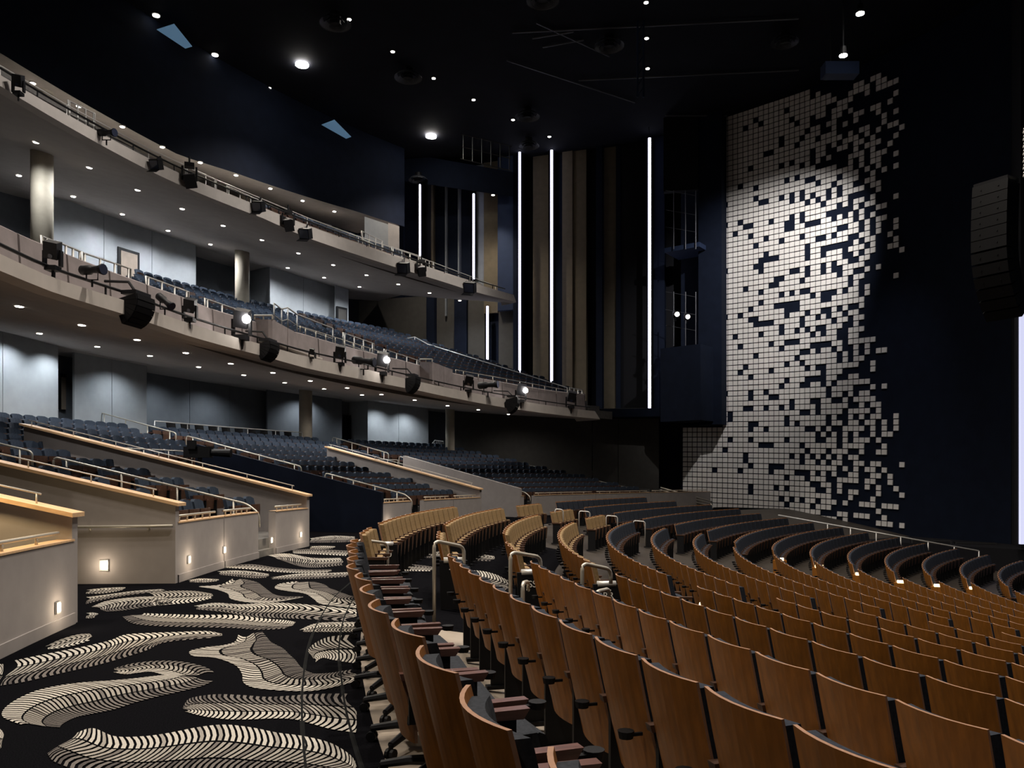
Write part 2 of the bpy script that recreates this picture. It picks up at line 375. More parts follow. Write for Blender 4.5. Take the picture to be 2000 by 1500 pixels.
S_FIX, S_TAN, S_WHL, S_TIER = fixed_seat(M['navyf'], M['pan']), fixed_seat(M['tanf'], M['tanw']), wheeled_chair(), tier_seat()
def place(parts, name, label, cat, R, a, z, group, rz=0):
    t = thing(name, label, cat, pol(R, a, z), facing(a) + rz, group)
    for n, me, _, _ in parts: link(n, me, t)
    return t
def stuff(parts, spots, name, label, cat):
    """all the remaining seats of a kind as one object"""
    mats = []; vs = []; fs = []; ms = []
    for _, _, mb, mt in parts:
        for m in mt:
            if m not in mats: mats.append(m)
    pv = np.concatenate([np.array(mb.v) for _, _, mb, _ in parts]); pf = []; pm = []; b = 0
    for _, _, mb, mt in parts:
        pf += [tuple(i + b for i in q) for q in mb.f]; pm += [mats.index(mt[i]) for i in mb.m]; b += len(mb.v)
    out = []
    for i, (R, a, z) in enumerate(spots):
        th = facing(a); c, s = math.cos(th), math.sin(th); p = pol(R, a, z)
        out.append(pv @ np.array([[c, s, 0], [-s, c, 0], [0, 0, 1]]) + np.array(p))
        o = i * len(pv); fs += [tuple(j + o for j in q) for q in pf]; ms += pm
    if not out: return
    me = bpy.data.meshes.new(name); me.from_pydata(np.concatenate(out).tolist(), [], fs)
    for m in mats: me.materials.append(m)
    me.polygons.foreach_set('material_index', ms); me.update()
    tag(link(name, me), label, cat, None, 'stuff')

ORD = ['first', 'second', 'third', 'fourth', 'fifth', 'sixth', 'seventh', 'eighth', 'ninth', 'tenth', 'eleventh', 'twelfth', 'thirteenth', 'fourteenth', 'fifteenth']
TENS = ['', '', 'twenty', 'thirty', 'forty', 'fifty', 'sixty']
ORD19 = ORD + ['sixteenth', 'seventeenth', 'eighteenth', 'nineteenth']
def ordinal(i):
    if i < 19: return ORD19[i]
    t, u = divmod(i + 1, 10)
    return TENS[t][:-1] + 'ieth' if u == 0 else TENS[t] + '-' + ORD[u - 1]
def inframe(p, mx=110, h=1.0):
    x, y = proj((p.x, p.y, p.z + h)); return -mx < x < 2000 + mx and -50 < y < 1500 + 160
main, tan = [], []
def below_rail(p):      # rows stop short of the long side handrail
    x, y = proj((p.x, p.y, p.z + .95)); return x > 1440 and y < 1006 + (x - 1520) * .179 + 3
def A4(k): return 20.2 if k < 7 else (15.6 if k < 12 else (17.8 if k == 12 else 20.8))
for k in range(0, 16):
    R = RK(k); st = math.degrees(.529 / R); zf = row_top(k) - .95 if k else 0
    secs = []
    if k == 0: secs = [(-6.1, -3.4, 'T'), (-2.1, 12.0, 'T')]
    elif k < 4: secs = [(-27, -8.35 if k > 1 else -9.7, 'N'), (-6.0, -3.2, 'T') if k < 3 else (-6.0, 13.0, 'T'), (-1.2 + k * .4, 13.0, 'T') if k < 3 else None, (15.6, 20.3, 'T'), (22.6, 36 + 1.6 * k, 'G')]
    else: secs = [(-34, -8.3, 'N'), (-6.2, A4(k) - .2, 'F'), (A4(k) + 2.0, min(48, 37 + 1.4 * k), 'G')]
    for sc in secs:
        if not sc: continue
        a0, a1, kd = sc; m = int((a1 - a0) / st)
        if kd == 'N': seq = [a1 - st * (i + .5) for i in range(m)]
        else: seq = [a0 + st * (i + .5) for i in range(m)]
        for i, a in enumerate(seq):
            p = pol(R, a, zf)
            if not inframe(p): continue
            if a > 30 and below_rail(p): continue
            d = math.hypot(p.x, p.y)
            (tan if kd == 'T' else main).append((d, k, R, a, zf, kd, i, m))
main.sort(); tan.sort()
SEC = {'N': ('near side of the railed aisle', 'railed aisle'), 'F': ('past the railed aisle', 'railed aisle'), 'G': ('past the far aisle', 'far aisle')}
for d, k, R, a, zf, kd, i, m in main[:300]:
    place(S_FIX, 'theatre_seat', 'brown wood-backed seat, %s from the aisle, %s fixed row, %s' % (ordinal(i), ORD[k - 1], SEC[kd][0]), 'seat', R, a, zf, 'wood-backed seats in the %s fixed row, %s' % (ORD[k - 1], SEC[kd][0]))
stuff(S_FIX, [(R, a, z) for _, k, R, a, z, *_ in main[300:]], 'theatre_seat_rows', 'distant curved rows of dark cushioned wood-backed seats before the tiled wall', 'seats')
for d, k, R, a, zf, kd, i, m in tan[:300]:
    sec = 'beside the railed aisle' if a < -3 else ('middle block' if a < 14 else 'small far block')
    place(S_TAN, 'tan_seat', 'tan upholstered seat, %s in its row, %s row from the carpet, %s' % (ordinal(i), ORD[k], sec), 'seat', R, a, zf, 'tan seats in the %s curved row, %s' % (ORD[k], sec))
for i in range(15):
    a = -9.0 - i * 1.075
    place(S_WHL, 'wheeled_chair', 'wood-backed armchair on casters, %s along the loose row from the railed aisle' % ordinal(i), 'chair', 36.45 + .02 * math.sin(i * 2.1), a, 0, 'wheeled chairs along the carpeted aisle', R2(4 * math.sin(i * 1.7)))

# row end panels with letters beside the railed aisle, and amber aisle lamps on the far row ends
def text_mesh(body, size):
    c = bpy.data.curves.new('row_letters', 'FONT'); c.body = body; c.size = size; c.align_x = 'CENTER'; c.extrude = .002
    o = bpy.data.objects.new('row_letters_tmp', c); COL.objects.link(o)
    dg = bpy.context.evaluated_depsgraph_get(); me = bpy.data.meshes.new_from_object(o.evaluated_get(dg))
    bpy.data.objects.remove(o); me.materials.clear(); me.materials.append(M['white']); return me
for k, body, a in ((0, 'UU', -3.2), (1, 'TT', -6.3), (2, 'SS', -6.3), (3, 'RR', -6.3)):
    zf = row_top(k) - .95 if k else 0
    t = thing('row_end_panel', 'black row end panel lettered %s with a steel cap light, beside the railed aisle' % body, 'end panel', pol(RK(k), a, zf), facing(a))
    mb = MB(); mb.hexa([(-.03, .06, 0), (.03, .06, 0), (.03, .46, 0), (-.03, .46, 0)], [(-.03, .04, .66), (.03, .04, .66), (.03, .42, .66), (-.03, .42, .66)]); build(mb, 'panel', M['black'], t)
    mb = MB(); mb.tube([(0, .10, .66), (0, .36, .66)], .045, 10); build(mb, 'cap_light', M['steel'], t, True)
    tx = text_mesh(body, .13); s = 1 if a < -5 else 1
    link('row_letters', tx, t, (.034, .25, .46), (R2(90), 0, R2(90)))
for k in range(4, 14):
    a = A4(k) + 1.75; zf = row_top(k) - .95
    if k < 8: continue
    t = thing('aisle_end_panel', 'brown wooden row end panel with amber lamp, %s row beside the far aisle' % ORD[k - 1], 'end panel', pol(RK(k), a, zf), facing(a))
    mb = MB(); mb.hexa([(-.04, .06, 0), (.04, .06, 0), (.04, .44, 0), (-.04, .44, 0)], [(-.04, .04, .66), (.04, .04, .66), (.04, .42, .66), (-.04, .42, .66)]); build(mb, 'panel', M['wood'], t)
    mb = MB(); mb.tube([(0, .12, .68), (0, .34, .68)], .05, 10); build(mb, 'lamp', M['amber'], t, True)
t = thing('aisle_end_panel', 'dark row end panel with amber lamp, near side of the railed aisle', 'end panel', pol(RK(4), -8.2, row_top(4) - .95), facing(-8.2))
mb = MB(); mb.hexa([(-.04, .06, 0), (.04, .06, 0), (.04, .44, 0), (-.04, .44, 0)], [(-.04, .04, .66), (.04, .04, .66), (.04, .42, .66), (-.04, .42, .66)]); build(mb, 'panel', M['wood'], t)
mb = MB(); mb.tube([(0, .12, .68), (0, .34, .68)], .05, 10); build(mb, 'lamp', M['amber'], t, True)

# ================================================================== HANDRAILS
def rail(name, label, pts, posts, r=.022, material='steel', group=None, n=8, drop=None):
    t = thing(name, label, 'handrail', pts[0], 0, group); o = Vector(pts[0])
    mb = MB(); mb.tube([Vector(p) - o for p in pts], r, n); build(mb, 'top_rail', M[material], t, True)
    for a, b in posts:
        mb = MB(); mb.tube([Vector(a) - o, Vector(b) - o], r * .9, n); build(mb, 'post', M[material], t, True)
    return t
def rounded(pts, r=.12, n=5):
    pts = [Vector(p) for p in pts]; out = [pts[0]]
    for i in range(1, len(pts) - 1):
        a, b, c = pts[i - 1], pts[i], pts[i + 1]; d1 = (a - b).normalized(); d2 = (c - b).normalized()
        p0, p1 = b + d1 * r, b + d2 * r
        for j in range(n + 1):
            s = j / n; out.append(p0 * (1 - s) ** 2 + b * 2 * s * (1 - s) + p1 * s * s)
    return out + [pts[-1]]
# short hoop rails down the railed aisle (one for each row step), unprojected from their feet
def hoop(pxs, k, label):
    """pxs: far-foot/left top, right top, right lower end in px; placed on the plane of row k"""
    (x0, y0, y1), (x2, y2, y3) = pxs
    Y = DY[label]
    a, b, c, d = P(x0, y1, Y), P(x0, y0, Y), P(x2, y2, Y), P(x2, y3, Y)
    return rounded([a, b, c, d], .10)
DY = {}
for (Y, x0, yt0, yb0, x1, yt1, yb1, tail, lab) in (
    (11.3, 699, 1054, 1112, 757, 1061, 1110, (736, 1112), 'short bent champagne handrail at the end of the tan loose row'),
    (9.6, 848, 1056, 1180, 906, 1068, 1112, (886, 1114), 'tall bent champagne handrail at the first fixed row beside the carpet'),
    (9.2, 997, 1078, 1196, 1056, 1088, 1130, None, 'bent champagne handrail beside the panel of the second fixed row'),
    (9.0, 1137, 1100, 1180, 1193, 1112, 1140, None, 'bent champagne handrail beside the RR row end panel'),
    (8.6, 1021, 1138, 1210, 1032, 1136, 1150, None, 'low champagne rail stub rising behind the first fixed row'),
    (8.4, 1164, 1156, 1200, 1190, 1150, 1152, None, 'low curved champagne rail end in front of the RR panel')):
    pts = [P(x0, yb0, Y), P(x0, yt0, Y), P(x1, yt1, Y + .35), P(x1, yb1, Y + .35)]
    if tail: pts.append(P(tail[0], tail[1], Y + .35))
    foot = pts[0].copy(); rr = math.hypot(CX - foot.x, CY - foot.y); foot.z = min(foot.z, floorz(rr)); pts[0] = foot
    rail('aisle_handrail', lab, rounded(pts, .09), [], .022, 'brass')
for (x0, x1, yt, yb, Y) in ((1084, 1100, 994, 1000, 24.5), (1131, 1152, 998, 1008, 25.5), (1184, 1206, 1007, 1016, 26), (1237, 1260, 1017, 1027, 26.5)):
    rail('far_aisle_handrail', 'small pale hoop handrail on the far aisle between the tan and dark rows', rounded([P(x0, yb + 45, Y), P(x0, yt, Y), P(x1, yt + 2, Y), P(x1, yb + 40, Y)], .08), [], .02, 'steel', 'hoop handrails on the far aisle')
# long rail in front of the tiled wall
e0, e1 = P(1520, 1006, 37), P(1912, 1076, 32.6)
rail('side_handrail', 'long straight white handrail sloping below the tiled wall', [e0, e1], [(e0.lerp(e1, t), e0.lerp(e1, t) - Vector((0, 0, .95))) for t in (.27, .39, .52, .64, .77, .89, 1)], .03, 'steel')

# ================================================================== PARTERRE (raised navy seating behind the aisle wall)
RW = 39.7
def pz(R): return .25 + .235 * (R - 40.3)
VOM = ((-7.6, -2.5), (8.0, 15.3), (26.8, 31.5)); RV = 46.3
STAIR = (4.2, 19.3, 32.6)
def in_vom(a, pad=0): return any(v0 - pad < a < v1 + pad for v0, v1 in VOM)
mb = MB()
edges = [-55, -7.6, -2.5, 8.0, 15.3, 26.8, 31.5, 56]
for j in range(14):
    r0, r1 = 39.85 + j * 1.0 + (.45 if j else 0), 41.3 + j * 1.0
    z = pz(40.8 + j)
    for i in range(7):
        a0, a1 = edges[i], edges[i + 1]
        if i % 2 == 1 and r0 < RV: continue
        mb.strip(arc(r1, a0, a1, z), arc(r0, a0, a1, z)); mb.strip(arc(r0, a0, a1, z), arc(r0, a0, a1, z - .3 if j else 0))
tier = struct(mb, 'floor_parterre', M['tread'])
# front wall, one panel object for each run between openings
wall = sempty('wall_parterre_front')
def wpanel(a0, a1, zt, z0=0, R=RW, th=.16, m='taupe', name='wall_panel', parent=wall, zb=None):
    mb = MB(); A, B = arc(R, a0, a1, z0), arc(R, a0, a1, zt); C, D = arc(R + th, a0, a1, zt), arc(R + th, a0, a1, z0)
    mb.strip(A, B, 0, True); mb.strip(B, C, 0, True); mb.strip(C, D, 0, True); mb.add([A[0], B[0], C[0], D[0]], [(0, 1, 2, 3)]); mb.add([A[-1], B[-1], C[-1], D[-1]], [(3, 2, 1, 0)])
    return build(mb, name, M[m], parent)
RUNS = [(-34, -22, .97), (-21.9, -14.3, .97), (-14.2, -7.75, .97), (-2.35, .8, .97), (.85, 3.5, .97), (4.95, 7.85, .95), (15.45, 18.6, .93), (20.0, 23.4, .93), (23.45, 26.65, .93), (31.65, 32.0, .93), (33.3, 41, .93), (41.05, 48, .93), (48.05, 55.5, .93)]
for a0, a1, zt in RUNS: wpanel(a0, a1, zt)
for a0, a1, zt in RUNS:
    mb = MB(); mb.strip(arc(RW - .02, a0, a1, 0), arc(RW - .02, a0, a1, .13), 0, True); mb.strip(arc(RW - .02, a0, a1, .13), arc(RW, a0, a1, .13), 0, True)
    build(mb, 'baseboard', M['taupe'], wall)
    mb = MB(); mb.strip(arc(RW - .012, a0, a1, zt), arc(RW - .012, a0, a1, zt + .022), 0, True); mb.strip(arc(RW - .012, a0, a1, zt + .022), arc(RW + .17, a0, a1, zt + .022), 0, True)
    build(mb, 'wall_cap', M['capw'], wall)
# sloped side walls of the entrances with pale wood caps
CAPH = 1.16
def sidewall(a, r0, r1, m, side, cap=True, base=0):
    w_ = .16 / RW * 57.3 * side
    def q(R, aa, z): return pol(R, aa, z)
    mb = MB()
    lo = [q(r0, a, base), q(r1, a, base), q(r1, a + w_, base), q(r0, a + w_, base)]
    hi = [q(r0, a, pz(r0) + CAPH), q(r1, a, pz(r1) + CAPH), q(r1, a + w_, pz(r1) + CAPH), q(r0, a + w_, pz(r0) + CAPH)]
    mb.hexa(lo, hi); build(mb, 'side_wall', M[m], wall)
    if cap:
        e = .05 / RW * 57.3 * side; mb = MB()
        def c(R, k, dz): return q(R, a - e if k == 0 else a + w_ * 1.6 + e, pz(R) + CAPH + dz)
        mb.hexa([c(r0 - .06, 0, 0), c(r1, 0, 0), c(r1, 1, 0), c(r0 - .06, 1, 0)], [c(r0 - .06, 0, .05), c(r1, 0, .05), c(r1, 1, .05), c(r0 - .06, 1, .05)])
        build(mb, 'wood_cap', M['capw'], wall)
        mid = a + w_ * .8; pts = [q(r, mid, pz(r) + CAPH + .17) for r in (r0 + .35, r1 - .1)]
        mb = MB(); mb.tube(pts, .012, 6)
        for i in range(7):
            r = r0 + .4 + (r1 - r0 - .6) * i / 6; mb.tube([q(r, mid, pz(r) + CAPH + .04), q(r, mid, pz(r) + CAPH + .17)], .010, 6)
        build(mb, 'cap_rail', M['blackm'] if m == 'navyw' else M['steel'], wall, True)
sidewall(-7.6, RW, RV, 'taupe', -1); sidewall(-2.5, RW, RV, 'taupe', 1)
sidewall(8.0, RW, RV + 1.2, 'taupe', -1); sidewall(15.3, RW, RV + .2, 'navyw', 1, False)
sidewall(26.8, RW, RV + 1.2, 'taupe', -1); sidewall(31.5, RW, RV, 'taupe', 1, False)
for a0, a1 in VOM:
    mb = MB(); mb.strip(arc(RV + .3, a0, a1, 0), arc(RV + .3, a0, a1, pz(RV) + .2), 0, True); build(mb, 'entrance_back', M['navyw'], wall)
    mb = MB(); mb.tube(arc(RV + .32, a0, a1, pz(RV) + .95), .02, 6)
    for i in range(6): mb.tube([pol(RV + .32, a0 + (a1 - a0) * i / 5, pz(RV)), pol(RV + .32, a0 + (a1 - a0) * i / 5, pz(RV) + .95)], .012, 6)
    build(mb, 'entrance_rail', M['brass'], wall, True)
# rails on the front walls
for a0, a1, zt in RUNS:
    if a1 - a0 < 1: continue
    t = thing('wall_top_rail', 'low pale rail on short posts along the top of the beige aisle wall', 'rail', pol(RW + .08, a0, zt), 0, 'rails on top of the beige aisle wall')
    o = t.location; aa, ab = a0 + .25, a1 - .35
    mb = MB(); mb.tube([v - o for v in arc(RW + .08, aa, ab, zt + .11)], .022, 6); build(mb, 'rail_bar', M['brass'], t, True)
    for i in range(5):
        a = aa + (ab - aa) * (i + .3) / 5; mb = MB(); mb.tube([pol(RW + .08, a, zt + .02) - o, pol(RW + .08, a, zt + .10) - o], .016, 6); build(mb, 'rail_post', M['brass'], t, True)
# wall-mounted handrail inside the near entrance
a = -2.56; pts = [pol(RW + .03, a, .94), pol(RW + .5, a, .93), pol(RW + 3.2, a, .915)]
rail('wall_handrail', 'steel handrail bracketed to the beige entrance wall', rounded(pts, .1), [(pol(RW + r, a, .93), pol(RW + r, a + .10, .85)) for r in (.42, 1.35, 2.4)], .024, 'brass')
# stair treads and radial stair rails
for s_i, a in enumerate(STAIR):
    nm = ('video camera entrance', 'navy-walled entrance', 'far entrance')[s_i]
    mb = MB(); w_ = .62
    for j in range(26):
        r = RW + .02 + j * .5; z = pz(40.8) * (j + 1) / 3 if j < 3 else pz(r + .3)
        A = [pol(r, a - w_, 0), pol(r + .5, a - w_, 0), pol(r + .5, a + w_, 0), pol(r, a + w_, 0)]
        mb.hexa(A, [Vector((v.x, v.y, z + .02)) for v in A])
    build(mb, 'stair_flight', M['tread'], wall)
    for r0, r1, tailz in (((40.15, 44.6, 1), (45.1, 49.5, 0)), ((40.2, 43.4, 1), (44.4, 49.6, 0), (50.1, 54.0, 0)), ((39.9, 42.0, 1), (42.4, 47.3, 0), (48.0, 51.9, 0)))[s_i]:
        top = [pol(r, a, pz(r) + .93) for r in (r0, r1)]; low = [pol(r0 - (.25 if tailz else 0), a, pz(r0) + (.62 if tailz else .35)), None]
        line = rounded([pol(r0 - .28, a, pz(r0) + .42), pol(r0 - .28, a, pz(r0) + .72), top[0], top[1], pol(r1 + .02, a, pz(r1) + .40)] if tailz else [pol(r0, a, pz(r0) + .42), top[0], top[1], pol(r1, a, pz(r1) + .40)], .12)
        t = rail('stair_handrail', 'long steel stair handrail between navy seats, aisle nearest the %s, %s flight' % (nm, 'lowest' if tailz else ('upper' if r0 > 47.5 else 'middle')), line,
             [(pol(r, a, pz(r) + .0), pol(r, a, pz(r) + .93)) for r in np.linspace(r0 + .3, r1 - .3, 4)], .024, 'brass')
        mb = MB(); o = t.location; mb.tube([pol(r0 + .2, a, pz(r0 + .2) + .42) - o, pol(r1, a, pz(r1) + .42) - o], .014, 6); build(mb, 'lower_rail', M['brass'], t, True)
# seats
pts_ = []
def side_cut(p):   # the bank ends against the side wall
    x, y = proj((p.x, p.y, p.z + .85)); return x > 880 and y < 874 + (x - 900) * .226
for j in range(12):
    R = 41.05 + j; z = pz(40.8 + j); st = math.degrees(.53 / R)
    a = -16.0
    while a < 55:
        a += st
        if in_vom(a, .35) and R < RV + .6: continue
        if any(abs(a - s) < .85 for s in STAIR): continue
        p = pol(R, a, z)
        if side_cut(p) or not inframe(p, 40): continue
        pts_.append((math.hypot(p.x, p.y), j, R, a, z))
pts_.sort()
for d, j, R, a, z in pts_[:300]:
    bl = 'left of' if a < -5 else 'right of'
    blk = 'before the near entrance' if a < -7.6 else ('beside the video camera entrance' if a < 8 else ('beyond the video camera entrance' if a < 15.3 else 'beyond the navy entrance wall'))
    place(S_TIER, 'tier_seat', 'navy tip-up seat, %s raised tier above the beige aisle wall, %s' % (ORD[j], blk), 'seat', R, a, z, 'navy seats on the %s raised tier, %s' % (ORD[j], blk))
stuff(S_TIER, [(R, a, z) for _, j, R, a, z in pts_[300:]], 'tier_seat_rows', 'farther rows of navy seats on the raised bank under the lower balcony', 'seats')
# ten loose chairs behind the rail at the back of the bank
for i in range(10):
    a = 22.3 + i * .88
    p = pol(53.0, a, pz(52.4))
    t = thing('platform_chair', 'black loose chair behind the white rail at the back of the navy bank', 'chair', p, facing(a), 'black chairs on the back platform')
    mb = MB(); shell(mb, .48, [(0, 1.02), (.04, .8), (.07, .6)], .03, .05, 0, 3); build(mb, 'backrest', M['black'], t)
    mb = MB(); mb.box(-.24, .24, .08, .5, .44, .5); build(mb, 'seat', M['black'], t)
    for sx in (-.2, .2):
        for sy in (.1, .46): mb = MB(); mb.tube([(sx, sy, 0), (sx, sy, .45)], .014, 5); build(mb, 'leg', M['blackm'], t)
b0 = [pol(52.45, 20.8 + i * .5, pz(52.4) + 1.0) for i in range(21)]
t = rail('platform_rail', 'white double rail in front of the black chairs at the bank top', b0, [(v - Vector((0, 0, 1)), v) for v in b0[::4]], .025, 'steel')
mb = MB(); mb.tube([v - b0[0] - Vector((0, 0, .32)) for v in b0], .02, 6); build(mb, 'lower_rail', M['steel'], t, True)
# gallery rails with balusters near the far columns
for x0, x1, yt, Y in ((665, 715, 846, 50), (838, 866, 862, 50.5)):
    a_, b_ = P(x0, yt + 12, Y), P(x1, yt, Y)
    t = thing('baluster_rail', 'grey baluster railing by the doorway under the lower balcony' if x0 < 700 else 'short grey baluster railing beside the far column', 'railing', a_ - Vector((0, 0, 1.0)))
    o = t.location; top = [a_, a_.lerp(b_, .4) + Vector((0, 0, .3)), b_]
    mb = MB(); mb.tube([v - o for v in top], .03, 6); build(mb, 'top_rail', M['steel'], t)
    for i in range(11):
        f = i / 10; v = (top[0].lerp(top[1], f * 2) if f < .5 else top[1].lerp(top[2], f * 2 - 1)) - o
        mb = MB(); mb.tube([v - Vector((0, 0, 1.0)), v], .012, 4); build(mb, 'baluster', M['steel'], t)

# ================================================================== SIDE WALLS
ZB = -7.0
def slab(name, px0, Y0, px1, Y1, z0, z1, m, parent=None, th=.25, skind=True):
    a_, b_ = P(px0, HZ, Y0), P(px1, HZ, Y1); d = (b_ - a_).normalized(); nrm = Vector((-d.y, d.x, 0)) * th
    lo = [Vector((v.x, v.y, z0)) for v in (a_, b_, b_ + nrm, a_ + nrm)]
    mb = MB(); mb.hexa(lo, [Vector((v.x, v.y, z1)) for v in lo])
    return struct(mb, name, M[m], parent) if skind else build(mb, name, M[m], parent)
def zat(py, Y): return EYE - (py - HZ) / F * Y
wside = sempty('wall_side')
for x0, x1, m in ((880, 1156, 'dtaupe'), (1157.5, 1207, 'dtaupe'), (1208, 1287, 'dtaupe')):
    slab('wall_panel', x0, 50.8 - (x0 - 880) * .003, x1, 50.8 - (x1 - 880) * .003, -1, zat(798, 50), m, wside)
slab('wall_panel', 1287, 50.6, 1336, 50.4, -6, 9, 'navyw', wside)
slab('ledge', 1150, 48.6, 1372, 47.6, zat(816, 49), zat(800, 49), 'navyw', wside, 3)
e = [P(900, 879, 49.2), P(1287, 966, 48.6), P(1385, 990, 47.9)]
rail('wall_side_rail', 'thin pale handrail sloping along the dark side wall above the navy rows', e, [(v, v + Vector((0, .3, -.1))) for v in e], .022, 'brass')
t0, t1 = P(1290, 952, 47.4), P(1388, 979, 46.6)
mb = MB()
for dz in (0, .14, .3): mb.tube([t0 - Vector((0, 0, dz)), t1 - Vector((0, 0, dz))], .04, 6)
mb.tube([t1 - Vector((0, 0, .1)), t1 + Vector((.25, -.1, -.75))], .03, 6)
tag(build(mb, 'end_rail', M['brass'], None, True), 'pale triple rail at the end of the raised bank by the tiles', 'rail')
# fin wall
fin = sempty('wall_fins')
def finY(x): return 57 - .01176 * (x - 780)
UP = [(770, 788, 'navyw', 0), (788, 816, 'navyw', .3), (824, 842, 'blackw', .5), (842, 846, 'finsand', 0), (846, 869, 'navyw', .4), (869, 872, 'darkw', 0), (872, 894, 'navyw', .3), (894, 897, 'darkw', 0), (897, 920, 'navyw', .4), (930, 945, 'darkw', .3), (945, 972, 'finsand', 0), (972, 1002, 'navyb', -.6)]
LOW = [(680, 833, 'dtaupe', 0), (833, 848, 'navyw', -.3), (848, 887, 'dtaupe', .2), (887, 911, 'navyw', -.2), (911, 947, 'dtaupe', .1), (957, 974, 'navyw', .3), (974, 1010, 'dtaupe', -.2)]
FULL = [(1002, 1010, 'navyw', -.6), (1020, 1041, 'blackw', .5), (1041, 1071, 'finsand', .1), (1071, 1074, 'blackw', 0), (1082, 1098, 'navyw', .3), (1098, 1118, 'finsand', 0), (1118, 1145, 'finsand', .12), (1145, 1164, 'blackw', .5), (1164, 1176, 'navyw', -.2), (1176, 1203, 'finsand', .3), (1203, 1212, 'navyw', .2), (1212, 1263, 'blackw', .3), (1276, 1298, 'navyw', -.3)]
for lst, z0, z1 in ((UP, 13.0, CEIL), (LOW, 4.5, 14.5), (FULL, zat(806, 50), CEIL)):
    for x0, x1, m, o in lst: slab('fin_panel', x0, finY(x0) + o, x1, finY(x1) + o, z0, z1, m, fin, .5)
mb = MB(); mb.hexa([P(600, HZ, 60), P(1300, HZ, 52.5), P(1300, HZ, 53), P(600, HZ, 60.5)], [P(600, HZ, 60) + Vector((0, 0, 22)), P(1300, HZ, 52.5) + Vector((0, 0, 22)), P(1300, HZ, 53) + Vector((0, 0, 22)), P(600, HZ, 60.5) + Vector((0, 0, 22))])
struct(mb, 'fin_backing', M['blackw'], fin)
for x, yt, yb, hw, off, lab in ((820, 360, 500, 2.2, -.2, 'short cool white vertical light strip above the upper balcony end'), (925, 378, 546, 2.6, -.2, 'cool white vertical light strip beside the lit sand panel'),
                       (952, 598, 716, 2.8, -.5, 'shortest cool white light strip under the upper balcony tip'), (1015, 293, 740, 2.8, -1.0, 'tall cool white light strip grazing the upper balcony tip'),
                       (1077.5, 288, 757, 3.2, -.6, 'tall cool white light strip between black and sand fins'), (1269, 269, 806, 3.4, -.9, 'tallest cool white light strip beside the dark lighting niche')):
    Y = finY(x) + off; hwm = hw * .72 / F * Y; z0, z1 = zat(yb, Y), zat(yt, Y); c = P(x, HZ, Y)
    t = thing('light_strip', lab, 'light strip', (c.x, c.y, z0))
    mb = MB(); mb.box(-hwm, hwm, 0, .10, 0, z1 - z0); build(mb, 'diffuser', M['led'], t)
    mb = MB(); mb.box(-hwm - .05, hwm + .05, .10, .22, 0, z1 - z0); build(mb, 'housing', M['black'], t)
